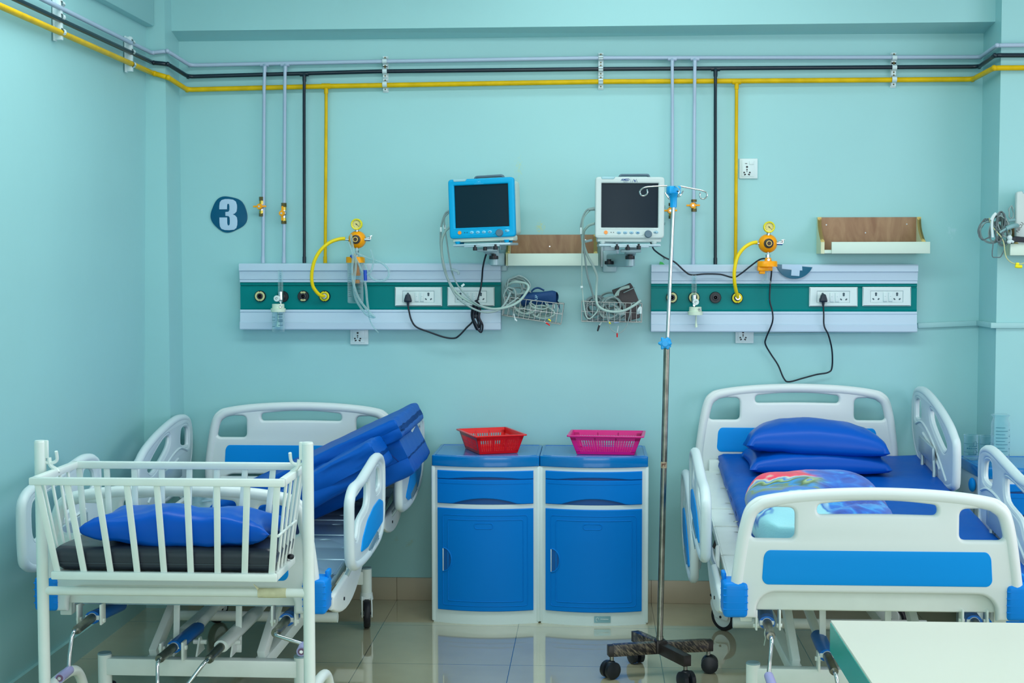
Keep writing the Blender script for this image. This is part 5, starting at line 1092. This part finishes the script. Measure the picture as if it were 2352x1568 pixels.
        d = (q-p).normalized(); b = MB(); b.rings([(p-d*.004, rs*.62), (p+d*.02, rs*.62)], 16); b.box(p+d*.004, (rs*1.9, .012, rs*.62), .003); b.build('crank_collar', CREAM, co)
        b = MB(); e = W(*tube_); b.cyl(p, e, .0155, .0145, 16); b.rings([(e, .0155), (e+(e-p).normalized()*.01, .0135)], 16); b.build('crank_shaft', OLDST, t)
        b = MB(); H = [e+(p-e)*.1]+[W(*h) for h in hand]; b.tube(soften(H, .02), .0066, 10, smooth=False); ho = b.build('crank_handle', CHROME, t)
        if grip:
            b = MB(); a_, g_ = W(*grip[0]), W(*grip[1]); b.rings([(a_, .0145), (g_, .0155)], 18); go = b.build('crank_grip', GRIP, t)
            b = MB(); d = (g_-a_).normalized(); b.rings([(g_+d*.0004, .0112), (g_+d*.0012, .011)], 16); b.build('grip_hollow', mat('grip hollow', (120, 90, 120), .5), go)
            b = MB(); b.rings([(g_+d*.0008, .0062), (g_+d*.004, .0055)], 12); b.build('grip_bolt', STEEL, go)
    return t, P
DSTEEL = mat('deck steel', (158, 190, 208), .2, .35)
LBED, PL = hospital_bed(-1.36, -1.354, .525, .449, 'hospital bed behind the white crib, with a folded blue mattress propped on it', DSTEEL,
    [(.55, 'h', 0, -.02, 1), (.53, 'f', 0, -.012, 1), (-.545, 'h', 0, -.03, -1), (-.55, 'f', .10, -.005, -1)], (-1.675, -.995),
    [(-1.675, -.50, 1.2), (-.995, -.50, -1.38), (-1.675, -1.90, -2.0), (-.995, -1.90, -1.2)],
    [('hang', [(183, 1385, 1428), (236, 1385, 1431)], ((212, 1418, 2.05), (285, 1385, 1.75), .026, SLEEVE), (178, 1445, 2.17), [(167, 1452, 2.2), (160, 1500, 2.21), (158, 1533, 2.21)], ((160, 1538, 2.205), (137, 1557, 2.30))),
     ('base', [(372, 1474, 1510), (422, 1472, 1508)], ((400, 1485, 1.93), (462, 1435, 1.7), .026, SLEEVE), (368, 1511, 2.03), [(362, 1518, 2.06), (362, 1560, 2.07), (362, 1600, 2.07)], None),
     ('none', [], ((508, 1484, 1.93), (600, 1395, 1.55), .026, WPAINT), (482, 1512, 2.02), [(470, 1520, 2.06), (440, 1560, 2.08), (415, 1590, 2.09)], None),
     ('hang', [(628, 1388, 1434), (681, 1388, 1433)], ((658, 1423, 2.05), (690, 1395, 1.8), .026, SLEEVE), (634, 1452, 2.16), [(631, 1458, 2.19), (665, 1469, 2.2), (698, 1479, 2.2)], ((697, 1483, 2.2), (692, 1496, 2.27)))], 0)
RBED, PR = hospital_bed(.925, .90, .62, .455, 'made-up hospital bed with a flat blue mattress, beyond the white desk', WPAINT,
    [(-.505, 'h', .08, -.345, -1), (-.52, 'f', -.10, -.03, -1, .84), (.543, 'h', 0, .022, 1), (.555, 'f', 0, -.01, 1)], (.534, 1.266),
    [(.545, -.47, -.75), (1.266, -.47, -.6), (.534, -1.90, -2.0), (1.266, -1.90, -1.2)],
    [('hang', [(1736, 1397, 1443), (1789.5, 1397, 1443)], ((1762, 1430, 2.05), (1754, 1392, 1.75), .026, SLEEVE), (1770, 1459, 2.17), [(1773, 1466, 2.2), (1769, 1510, 2.21), (1765.5, 1548, 2.21)], ((1765.5, 1551, 2.21), (1778, 1585, 2.30))),
     ('base', [(1880, 1497, 1533)], ((1900, 1505, 1.94), (1876, 1452, 1.72), .026, SLEEVE), (1915, 1539, 2.05), [(1919, 1546, 2.08), (1926, 1580, 2.09), (1926, 1620, 2.09)], None),
     ('hang', [(2208, 1397, 1432), (2264, 1398, 1433)], ((2238, 1428, 2.05), (2212, 1392, 1.75), .026, SLEEVE), (2250, 1455, 2.17), [(2252, 1462, 2.2), (2250, 1510, 2.21), (2246, 1550, 2.21)], ((2246, 1552, 2.21), (2256, 1585, 2.30)))], 0)
b = MB(); b.bar(W(1636, 1326, 1.55), W(1664, 1354, 1.72), .008, .018, .003); b.rings([(W(1636, 1326, 1.556), .007), (W(1636, 1326, 1.562), .006)], 12); b.bar(W(1646, 1238, 1.1), W(1637, 1262, 1.1), .007, .012, .003); b.build('damper_strut', BLACKP, RBED)
b = MB(); b.tube([W(x, y, 2.19) for x, y in ((1758, 1444), (1756, 1455), (1758, 1465), (1756, 1476), (1755, 1482))], .0016, 5); b.build('string', mat('string', (150, 170, 160), .8), RBED)

# ------------------------------------------------------------------ soft things
def slab(fn, nx, ny, nz, name, m, parent=None):
    """deformed box: fn(a, b, c) with a, b, c in 0..1"""
    b = MB(); vs = {}
    def v(i, j, k):
        key = (i, j, k)
        if key not in vs: vs[key] = b.bm.verts.new(V(fn(i/nx, j/ny, k/nz)))
        return vs[key]
    for i in range(nx):
        for j in range(ny):
            for k in (0, nz): b.bm.faces.new([v(i, j, k), v(i+1, j, k), v(i+1, j+1, k), v(i, j+1, k)])
    for i in range(nx):
        for k in range(nz):
            for j in (0, ny): b.bm.faces.new([v(i, j, k), v(i+1, j, k), v(i+1, j, k+1), v(i, j, k+1)])
    for j in range(ny):
        for k in range(nz):
            for i in (0, nx): b.bm.faces.new([v(i, j, k), v(i, j+1, k), v(i, j+1, k+1), v(i, j, k+1)])
    return b if name is None else b.build(name, m, parent, ang=65)
def rnd_edge(a, n=.035):   # ease a 0..1 coordinate so that box edges come out rounded
    return a
def mattress(u0, u1, s0, s1, th, P, base, wob, name, m, seed, crease=None):
    def fn(a, b, c):
        s = s0+(s1-s0)*b; u = u0+(u1-u0)*a
        ra = min(a, 1-a)*(u1-u0); rb = min(b, 1-b)*(s1-s0); R = .022
        inset = 0
        e = min(ra, rb)
        h = base+th*c
        if e < R: q = R-math.sqrt(max(0, R*R-(R-e)**2)); h += (q if c < .5 else -q)*.8
        p = P(u, s, h)
        n = noise.noise(V((u*6+seed, s*6, c*2)))*wob
        n += noise.noise(V((u*22+seed, s*22, c*3)))*wob*.35
        p.z += n*(1 if c > .5 else .2)
        if a in (0, 1): p.x += noise.noise(V((s*9, c*4, seed)))*wob*.8
        if crease: p = crease(p, a, b, c)
        return p
    return slab(fn, 44, 60, 4, name, m)
o = mattress(-.357, .548, .13, 1.985, .076, PR, .0365, .006, 'mattress', VINYL2, 3)
tag(o, 'royal blue mattress lying flat on the made-up bed', 'mattress')
b = MB(); 
for px, py in ((1674, 1126), (1690, 1200)): c = FP(px, py, .636 if py < 1150 else .60); b.tube([c+V((.009*math.cos(a), .006*math.sin(a), .004)) for a in [k*.7 for k in range(9)]], .0016, 6, closed=True)
b.build('eyelet', mat('eyelet', (190, 200, 190), .3, .8), o)

def pillow(c, L, D, H, rz, rx, ry, m, name, label, seed, wr=.006, pinch=.10, n=30, grp=None, low=1.0):
    M = Matrix.Translation(V(c)) @ Matrix.Rotation(rz, 4, 'Z') @ Matrix.Rotation(ry, 4, 'Y') @ Matrix.Rotation(rx, 4, 'X')
    b = MB()
    for sg in (1, -1):
        def fn(u, v, sg=sg):
            u, v = u*2-1, v*2-1
            u = math.copysign(abs(u)**.85, u); v = math.copysign(abs(v)**.85, v)
            x = L/2*u*(1-pinch*(1-v*v)*u*u); y = D/2*v*(1-pinch*(1-u*u)*v*v)
            t = max(0, (1-u*u)*(1-v*v)); z = sg*H/2*t**.34*((2-low) if sg > 0 else low)
            e = 1-max(abs(u), abs(v))
            k = min(1, e*6)
            z += (noise.noise(V((x*9+seed, y*9, sg)))*wr*1.3+noise.noise(V((x*24+seed, y*16, sg*3)))*wr*.6)*k
            # radiating creases from the corners
            for cx, cy in ((1, 1), (1, -1), (-1, 1), (-1, -1)):
                dx, dy = u-cx, v-cy; r = math.hypot(dx, dy)
                if r < .9: z += sg*math.sin(math.atan2(dy, dx)*11+seed)*wr*.55*(1-r/.9)*min(1, r*5)*k
            return M @ V((x, y, z))
        b.grid(fn, n, n)
    bmesh.ops.remove_doubles(b.bm, verts=b.bm.verts, dist=2e-4)
    o = b.build(name, m, ang=70); tag(o, label, 'pillow', grp)
    return o
pillow((.957, -.42, .727), .60, .40, .13, .0, .03, .0, VINYL, 'pillow', 'flatter royal blue pillow at the bottom of the stacked pair', 2, .004, .05, low=.6)
pillow((.957, -.40, .782), .60, .44, .17, -.07, -.12, .045, VINYL, 'pillow', 'plump royal blue pillow on top of the stacked pair', 9, .005, .06, low=.4)

def blanket_mat():
    m = bpy.data.materials.new('floral fleece'); m.use_nodes = True; nt = m.node_tree; b = nt.nodes['Principled BSDF']; L = nt.links.new
    tc = nt.nodes.new('ShaderNodeTexCoord'); sp = nt.nodes.new('ShaderNodeSeparateXYZ'); n = nt.nodes.new('ShaderNodeTexNoise'); n.inputs['Scale'].default_value = 5.5; n.inputs['Detail'].default_value = 2; n.inputs['Distortion'].default_value = .8
    def ramp(stops):
        r = nt.nodes.new('ShaderNodeValToRGB'); els = r.color_ramp.elements
        els[0].position, els[0].color = stops[0][0], lin(stops[0][1]); els[1].position, els[1].color = stops[-1][0], lin(stops[-1][1])
        for p_, c_ in stops[1:-1]: e_ = els.new(p_); e_.color = lin(c_)
        return r
    a = nt.nodes.new('ShaderNodeMath'); a.operation = 'MULTIPLY_ADD'; a.inputs[1].default_value = 1.45; a.inputs[2].default_value = .16
    s = nt.nodes.new('ShaderNodeMath'); s.operation = 'MULTIPLY_ADD'; s.inputs[1].default_value = .68
    r = ramp([(0, (150, 214, 224)), (.22, (142, 206, 220)), (.25, (0, 92, 182)), (.29, (170, 214, 224)), (.31, (20, 130, 206)), (.44, (0, 104, 200)), (.52, (110, 140, 88)), (.56, (40, 140, 208)), (.62, (70, 106, 62)), (.655, (160, 190, 140)), (.67, (30, 120, 200)), (.71, (196, 210, 190)), (.73, (236, 60, 96)), (.84, (206, 24, 60)), (.90, (240, 74, 108)), (1, (226, 40, 76))])
    n3 = nt.nodes.new('ShaderNodeTexNoise'); n3.inputs['Scale'].default_value = 9; n3.inputs['Distortion'].default_value = 1.2
    r2 = ramp([(.3, (0, 52, 150)), (.46, (0, 84, 190)), (.56, (0, 108, 206)), (.62, (40, 150, 220)), (.7, (0, 96, 196))])
    fx = nt.nodes.new('ShaderNodeMath'); fx.operation = 'MULTIPLY_ADD'; fx.inputs[1].default_value = .22
    mr = nt.nodes.new('ShaderNodeMapRange'); mr.interpolation_type = 'SMOOTHSTEP'; mr.inputs['From Min'].default_value = .10; mr.inputs['From Max'].default_value = .16
    mx = nt.nodes.new('ShaderNodeMixRGB')
    L(tc.outputs['Object'], sp.inputs[0]); L(tc.outputs['Object'], n.inputs['Vector']); L(tc.outputs['Object'], n3.inputs['Vector']); L(sp.outputs['Y'], a.inputs[0]); L(n.outputs['Fac'], s.inputs[0]); L(a.outputs[0], s.inputs[2]); L(s.outputs[0], r.inputs['Fac'])
    L(n3.outputs['Fac'], r2.inputs['Fac']); L(n.outputs['Fac'], fx.inputs[0]); L(sp.outputs['X'], fx.inputs[2]); L(fx.outputs[0], mr.inputs['Value']); L(mr.outputs[0], mx.inputs['Fac']); L(r.outputs['Color'], mx.inputs['Color1']); L(r2.outputs['Color'], mx.inputs['Color2']); L(mx.outputs['Color'], b.inputs['Base Color'])
    b.inputs['Roughness'].default_value = .85; b.inputs['Sheen Weight'].default_value = .25
    n2 = nt.nodes.new('ShaderNodeTexNoise'); n2.inputs['Scale'].default_value = 160; bp = nt.nodes.new('ShaderNodeBump'); bp.inputs['Strength'].default_value = .3; bp.inputs['Distance'].default_value = .003
    L(tc.outputs['Object'], n2.inputs['Vector']); L(n2.outputs['Fac'], bp.inputs['Height']); L(bp.outputs['Normal'], b.inputs['Normal']); return m
b = MB(); bc = V((.80, -1.53, 0)); 
def blk(u, v):
    a = 2*PI*u; e = PI*(v-.5); se = lambda w, p: math.copysign(abs(w)**p, w)
    x = .25*se(math.cos(e), .5)*se(math.cos(a), .7); y = .35*se(math.cos(e), .5)*se(math.sin(a), .7); z = .092*se(math.sin(e), .62)
    s = -(bc.y+y); zz = PR(0, s, .118).z-.012
    k = .5+.5*math.sin(e)
    z2 = zz+.092+z+noise.noise(V((x*7, y*7, 1)))*.018*k+.022*k*(y/.355)
    z2 += -.016*k*math.exp(-((x*.35+y-.06)/.03)**2)-.014*k*math.exp(-((x*.5-y-.20)/.028)**2)
    y += .02*math.sin(x*9); x += .012*noise.noise(V((y*8, z*20, 5)))
    if y < -.15 and x < .02: # rolled front end
        z2 += .012*math.sin((z+.08)*70)*min(1, (-y-.15)*6)
    return V((bc.x+x, bc.y+y, z2))
b.grid(blk, 56, 36, close_u=True); bmesh.ops.remove_doubles(b.bm, verts=b.bm.verts, dist=4e-4)
o = b.build('blanket', blanket_mat(), ang=80); tag(o, 'folded fleece blanket patterned red, green and blue on the made-up bed', 'blanket')

# folded mattress propped on the other bed: three thicknesses of the one folded mattress
t = thing('folded_mattress', 'royal blue mattress folded up and propped slanting over the bed rails', 'mattress', (-1.15, -.7, .56))
def tilted(rc, ang, width, y0, y1, th, seed, wob=.007, droop=0):
    """slab whose upper right-hand edge runs through rc (x, z), sloping down to the left"""
    ca, sa = math.cos(ang), math.sin(ang)
    def fn(a, b, c):
        a -= .13*math.sin(2*PI*a); b -= .13*math.sin(2*PI*b)
        d = width*(1-a); R = .024; e = min(min(b, 1-b)*(y1-y0), min(a, 1-a)*width); q = 0
        if e < R: q = (R-math.sqrt(max(0, R*R-(R-e)**2)))*.75
        h = -th*(1-c)+(q if c < .5 else -q)
        x = rc[0]-d*ca-h*sa; z = rc[1]-d*sa+h*ca - droop*(1-a)**2
        y = -(y0+(y1-y0)*b)
        w = noise.noise(V((x*8+seed, y*8, c*2)))*wob+noise.noise(V((x*30, y*10+seed, c*4)))*wob*.5
        if a > .8: w += noise.noise(V((seed, y*26, c*2)))*.006*(a-.8)/.2
        return V((x-sa*w, y+(.006*math.sin(c*9+x*20) if b in (0, 1) else 0), z+ca*w))
    return slab(fn, 44, 40, 6, None, None)
tilted((-.808, .965), math.radians(25.5), .86, .2, .92, .09, 1, .004).build('upper_fold', VINYL2, t, 80)
tilted((-.800, .886), math.radians(25.0), .76, .30, .88, .17, 4, .004).build('middle_fold', VINYL2, t, 80)
tilted((-.868, .905), math.radians(28.0), .76, .925, 1.20, .125, 7, .005, droop=.05).build('lower_fold', VINYL2, t, 80)
b = MB(); z0, z1 = W(874, 1025, .93), W(928, 1071, .75); b.tube([W(872, 1018, .93), W(885, 1032, .93), W(905, 1050, .9), W(926, 1070, .86)], .0022, 6); b.build('seam', mat('seam blue', (0, 50, 130), .5), t)
b = MB(); c = W(887, 1038, .935); b.box(c, (.016, .008, .012), .002); b.box(c+V((.004, -.005, -.013)), (.007, .003, .024), .001, Matrix.Rotation(-.2, 3, 'Y')); b.build('zip_puller', mat('zip silver', (196, 206, 196), .3, .7), t)
# ------------------------------------------------------------------ baby crib on posts
X0, X1, YF, YBK = -1.652, -.912, -2.545, -2.205     # top frame, outer
x0, x1, yf, ybk = -1.612, -.95, -2.49, -2.245       # bottom frame
ZT, ZB = .953, .661; PX0, PX1, PY = -1.698, -.868, -2.375
t = thing('baby_crib', 'white painted steel baby crib slung between two posts, in front of a bed', 'crib', ((X0+X1)/2, PY, 0))
S = .0225
b = MB()
for yy in (YF, YBK): b.box(((X0+X1)/2, yy, ZT), (X1-X0+S, S, S), .004)
for xx in (X0, X1): b.box((xx, (YF+YBK)/2, ZT), (S, YBK-YF, S), .004)
b.build('top_frame', WPAINT, t)
b = MB()
for yy in (yf, ybk): b.box(((x0+x1)/2, yy, ZB), (x1-x0+S, S, S*1.1), .004)
for xx in (x0, x1): b.box((xx, (yf+ybk)/2, ZB), (S, ybk-yf, S*1.1), .004)
b.b2((x0, yf, ZB-.012), (x1, ybk, ZB-.008)); b.build('bottom_frame', WPAINT, t)
for k in range(9):          # flat bars front and back
    s = k/8
    for yt, yb_ in ((YF, yf), (YBK, ybk)):
        b = MB(); b.bar((X0+.012+(X1-X0-.024)*s, yt, ZT-.008), (x0+.006+(x1-x0-.012)*s, yb_, ZB+.008), .019, .006, .001, up=V((1, 0, 0)) if False else V((0, 1, 0))); b.build('flat_bar', WPAINT, t)
for k in range(1, 5):
    s = k/5
    for xt, xb_ in ((X0, x0), (X1, x1)):
        b = MB(); b.cyl((xt, YF+(YBK-YF)*s, ZT-.006), (xb_, yf+(ybk-yf)*s, ZB+.006), .0052, n=10); b.build('round_bar', WPAINT, t)
b = MB(); b.cyl((X1-.018, YF+.03, .79), (X1-.018, YBK-.06, .79), .004, n=8); b.build('side_wire', WPAINT, t)
for px, sg in ((PX0, 1), (PX1, -1)):
    b = MB(); b.cyl((px, PY, .27), (px, PY, 1.047), .0178, n=24); b.rings([(V((px, PY, 1.046)), .0178), (V((px, PY, 1.052)), .0155)], 24); b.box((px+sg*.019, PY, 1.025), (.014, .012, .055), .003); b.build('post', WPAINT, t)
    b = MB(); xx = X0 if sg > 0 else X1
    b.tube([(px+sg*.016, PY, .985), (px+sg*.034, PY, .982), (xx+sg*.006, PY, .992), (xx+sg*.008, PY-.01, 1.02)], .0052, 8); b.tube([(px+sg*.026, PY+.004, .998), (px+sg*.032, PY, .975), (xx+sg*.004, PY, ZT+.008), (xx+sg*.010, PY-.004, ZT)], .0068, 8); b.build('swing_hook', WPAINT, t)
    b = MB(); b.tube([(px, PY-.36, .06), (px, PY-.355, .16), (px, PY-.30, .245), (px, PY-.22, .272), (px, PY+.0, .272), (px, PY+.20, .272), (px, PY+.29, .24), (px, PY+.345, .15), (px, PY+.35, .06)], .0168, 14); b.build('base_arch', WPAINT, t)
    for e in (-.36, .35):
        b = MB(); c = V((px, PY+e, .03))
        for q in (-.012, .012): b.rings([(c+V((q-.006, 0, 0)), .029), (c+V((q+.006, 0, 0)), .029)], 20)
        b.cyl((px, PY+e, .03), (px, PY+e, .075), .009); b.build('caster', BLACKP, t)
b = MB(); b.cyl((PX0, PY, .586), (PX1, PY, .588), .0135, n=18); b.build('cross_tube', WPAINT, t)
b = MB(); xa = -.962; b.rings([(V((xa-.062, PY, .587)), .0148), (V((xa-.02, PY, .587)), .0152), (V((xa+.025, PY, .588)), .0148)], 18); b.prism([(xa-.062, PY-.012, .597), (xa-.075, PY-.014, .618), (xa-.058, PY-.012, .604)], (0, .003, 0)); b.build('tape_wrap', mat('old tape', (214, 214, 178), .45, vary=.2, vscale=40), t)
b = MB(); b.sphere((x1+.012, ybk-.06, ZB+.024), (.011, .008, .009), 10, 8); b.build('tie_knot', BLACKP, t)

def cm(a, bq, c):
    X = x0+.004+(x1-x0-.008)*a; Y = yf+.008+(ybk-yf-.016)*bq; Z = ZB+.012+.072*c
    e = min(min(a, 1-a)*(x1-x0), min(bq, 1-bq)*(ybk-yf)); R = .022
    if e < R: q = R-math.sqrt(max(0, R*R-(R-e)**2)); Z += (q if c < .5 else -q)*.7
    # flares out a little with the sloping sides
    X += (a-.5)*.03*c; Y += (bq-.5)*.012*c
    Z += noise.noise(V((X*14, Y*14, c)))*.003*(c > .5)
    return V((X, Y, Z))
o = slab(cm, 40, 20, 5, 'crib_mattress', BLACKV); tag(o, 'black vinyl crib mattress lying in the white crib', 'mattress')
b = MB()
for z in (.03, .048): b.tube([(x0+.012, yf+.0075, ZB+z+.005), (x1-.012, yf+.0075, ZB+z+.005)], .0016, 6, smooth=False)
b.build('piping', mat('piping black', (64, 74, 84), .4), o)
pillow((-1.248, -2.37, .790), .60, .27, .125, -.03, -.04, .01, VINYL, 'pillow', 'royal blue pillow lying on the black mattress in the crib', 21, .008, .16)

# ------------------------------------------------------------------ white desk at the near corner
b = MB(); dx0, dx1, dy0, dy1 = .561, 2.3, -4.6, -3.267
t = thing('reception_desk', 'white-topped desk with glossy teal edges in the near corner of the view', 'desk', (1.4, -3.9, 0))
b.b2((dx0, dy0, .742), (dx1, dy1, .75), .001); b.build('desk_top', DESKT, t)
b = MB(); b.b2((dx0-.0015, dy0, .676), (dx0+.02, dy1, .7435)); b.b2((dx0, dy1-.02, .676), (dx1, dy1+.0015, .7435)); b.b2((dx0, dy0, .676), (dx1, dy0+.02, .7435)); b.build('apron', TEALD, t)
for xx, yy in ((dx0+.30, dy1-.35), (dx0+.30, dy0+.1), (dx1-.1, dy1-.35), (dx1-.1, dy0+.1)):
    b = MB(); b.b2((xx-.025, yy-.025, 0), (xx+.025, yy+.025, .69), .003); b.build('leg', WPAINT, t)

# ------------------------------------------------------------------ things by the far corner
ZL = .745
JR = clear_mat('jar glass', (226, 243, 246), .03, refl=.55)
def glass(c, r, h, label, shoulder, name):
    b = MB(); prof = [(.001, .002), (r*.8, .0), (r, .006), (r, h-.001), (r*.955, h), (r*.95, h-.004), (r*.95, .010), (.001, .008)]
    if shoulder: prof = [(.001, .003), (r*.8, 0), (r, .008), (r*1.0, h*.80), (r*.9, h*.86), (r*.82, h*.89), (r*.82, h*.93), (r*.9, h*.95), (r*.9, h*.99), (r*.75, h), (.001, h-.001)]
    b._lathe2(prof, V(c), V((0, 0, 1)), 30); o = b.build(name, JR, ang=50); tag(o, label, 'jar', 'clear jars on the far locker')
    b = MB()
    def mark(a0, a1, z, hh): b.grid(lambda u, v: (c[0]+(r+.0006)*math.sin(a0+(a1-a0)*u), c[1]-(r+.0006)*math.cos(a0+(a1-a0)*u), c[2]+z+hh*v), 6, 1)
    if shoulder:
        for k in range(9): mark(-.75, .25+(.35 if k % 2 else 0), h*(.16+.07*k), .0022)
        for k in range(5): mark(.8, 1.1, h*(.15+.13*k), .0025)
        for k in range(10): mark(1.15, 1.35, h*(.10+.05*k), .006)
    else:
        mark(-1.4, 1.3, h*.66, .0014); mark(-1.4, 1.3, h*.32, .0014)
        for k in range(6): mark(-.45+k*.2, -.33+k*.2, h*.56, .004); mark(-.8+k*.26, -.62+k*.26, h*.46, .005); mark(-.55+k*.2, -.41+k*.2, h*.22, .006)
        for z in (.66, .32): b.tube([(c[0]+(r+.0008)*math.sin(.35+.26*math.cos(q)), c[1]-(r+.0008)*math.cos(.35+.26*math.cos(q)), c[2]+h*z+.011*math.sin(q)) for q in [k*PI/6 for k in range(12)]], .0007, 5, closed=True, sub=3)
    b.build('scale_print', mat('jar print', (30, 104, 124), .5), o)
    b = MB(); b.tube([(c[0]+r*math.cos(q), c[1]+r*math.sin(q), c[2]+(h if not shoulder else h*.97)) for q in [k*PI/8 for k in range(16)]], .0016, 6, closed=True, sub=2); b.build('rim', JR, o)
def onl(px, yy): return (W(px, 1030, -yy).x, yy, ZL)
glass(onl(2230, -.43), .0305, .107, 'short clear measuring jar on the far locker, the one nearest the bed rail', False, 'measuring_jar')
glass(onl(2266, -.43), .0305, .104, 'short clear measuring jar half behind the bed rail, beside the tall one', False, 'measuring_jar')
glass(onl(2297, -.49), .0385, .205, 'tall clear measuring bottle, tallest of the jars on the far locker', True, 'measuring_bottle')

# corner shelf with the third monitor
shelf(2322, 2520, 520, (2319, 560, 2560, 586), .13, 'partly seen wall shelf holding a white monitor at the edge of the view', yb=.285)
SL = W(2330, 560, .36)
MB3 = monitor(V((W(2333, 505, .37).x+.155, -.37, W(2333, 506, .37).z)), .31, .25, math.radians(-4), 0, .08, MWHITE, MWHITE, 'white monitor at the very edge of the view with NICU pencilled on it', SCRN, lambda put, w, h, Xl: None, GREYP, .05)
MB3T = [o for o in bpy.data.objects if o.name.startswith('patient_monitor')][-1]
b = MB(); b.text('NICU', .019, Matrix.Identity(4) if False else MB3 @ Matrix.Translation(V((-.155+.017, -.0178, -.030))) @ Matrix.Rotation(-1.05, 4, 'Y') @ XZ(0), .0003); b.build('handwriting', DARK, MB3T)
coils([(2288, 523, 13, 33, .40, 4, .25), (2276, 533, 26, 24, .37, 3, .5), (2300, 535, 14, 30, .38, 5, -.2), (2306, 520, 12, 26, .42, 5, -.4), (2322, 488, 5, 15, .36, 2, 0), (2296, 512, 14, 22, .41, 5, -.5), (2302, 528, 10, 30, .39, 5, -.3)], PVC, 'cable_coil', 'tangle of grey cables hanging at the side of the edge monitor', 31, .0027)
coils([(2264, 527, 15, 24, .41, 3, .3), (2292, 570, 14, 22, .42, 1, .15), (2298, 520, 10, 34, .43, 3, .1)], PVCD, 'cable_coil', 'darker cable loops hanging below the tangle by the edge monitor', 32, .0026)
b = MB(); b.tube([W(2310, 525, .44), W(2326, 519, .43), W(2336, 518, .40)], .010, 12); b.tube([W(2296, 534, .44), W(2312, 524, .44)], .005, 8); b.tube([W(2314, 507, .43), W(2330, 505, .40)], .0065, 10); o = b.build('connector_plug', mat('plug teal', (120, 164, 168), .4)); tag(o, 'thick grey cable connectors plugged into the edge monitor', 'plug')
b = MB(); b.tube([W(2276, 505, .45), W(2281, 496, .45), W(2287, 490, .45), W(2280, 502, .45), W(2278, 520, .45), W(2280, 545, .45)], .0055, 10); o = b.build('white_strap', TAGW); tag(o, 'white strap wound in the cable tangle by the edge monitor', 'strap')
b = MB(); b.tube([W(x, y, .44) for x, y in ((2272, 500), (2278, 518), (2290, 533), (2300, 545), (2306, 560), (2308, 578), (2312, 592), (2322, 602), (2335, 606), (2348, 605), (2365, 600))], .0026, 8); o = b.build('monitor_lead', mat('lead yellowish', (186, 196, 150), .5)); tag(o, 'thin yellowish lead drooping under the corner shelf', 'cable')
b = MB(); a_, d_ = W(2332, 611, .445), W(2347, 612, .445); b.tube([a_, a_.lerp(d_, .5)+V((0, 0, -.001)), d_], .0075, 10, smooth=False); b.box(W(2337, 605.5, .445), (.014, .01, .01), .003); o = b.build('electrode_clip', YGAU); tag(o, 'yellow electrode clip hanging under the corner shelf', 'clip')
b = MB()
for k in range(5): b.tube([W(2322, 552+k*2.2-3, .435), W(2332, 547+k*2.2-2, .44), W(2345, 546+k*2, .44), W(2370, 548+k*2, .44)], .0045, 7)
o = b.build('cable_bundle', CORD); tag(o, 'bundled dark cord lying on the corner shelf in front of the edge monitor', 'cord')
b = MB(); b.sphere(W(2319, 546, .44), (.011, .010, .012)); b.sphere(W(2318, 555, .44), (.010, .009, .009)); b.cyl(W(2320, 552, .44), W(2328, 556, .44), .006, n=10); o = b.build('white_grip', TAGW); tag(o, 'white curled cable end on the corner shelf', 'cable')
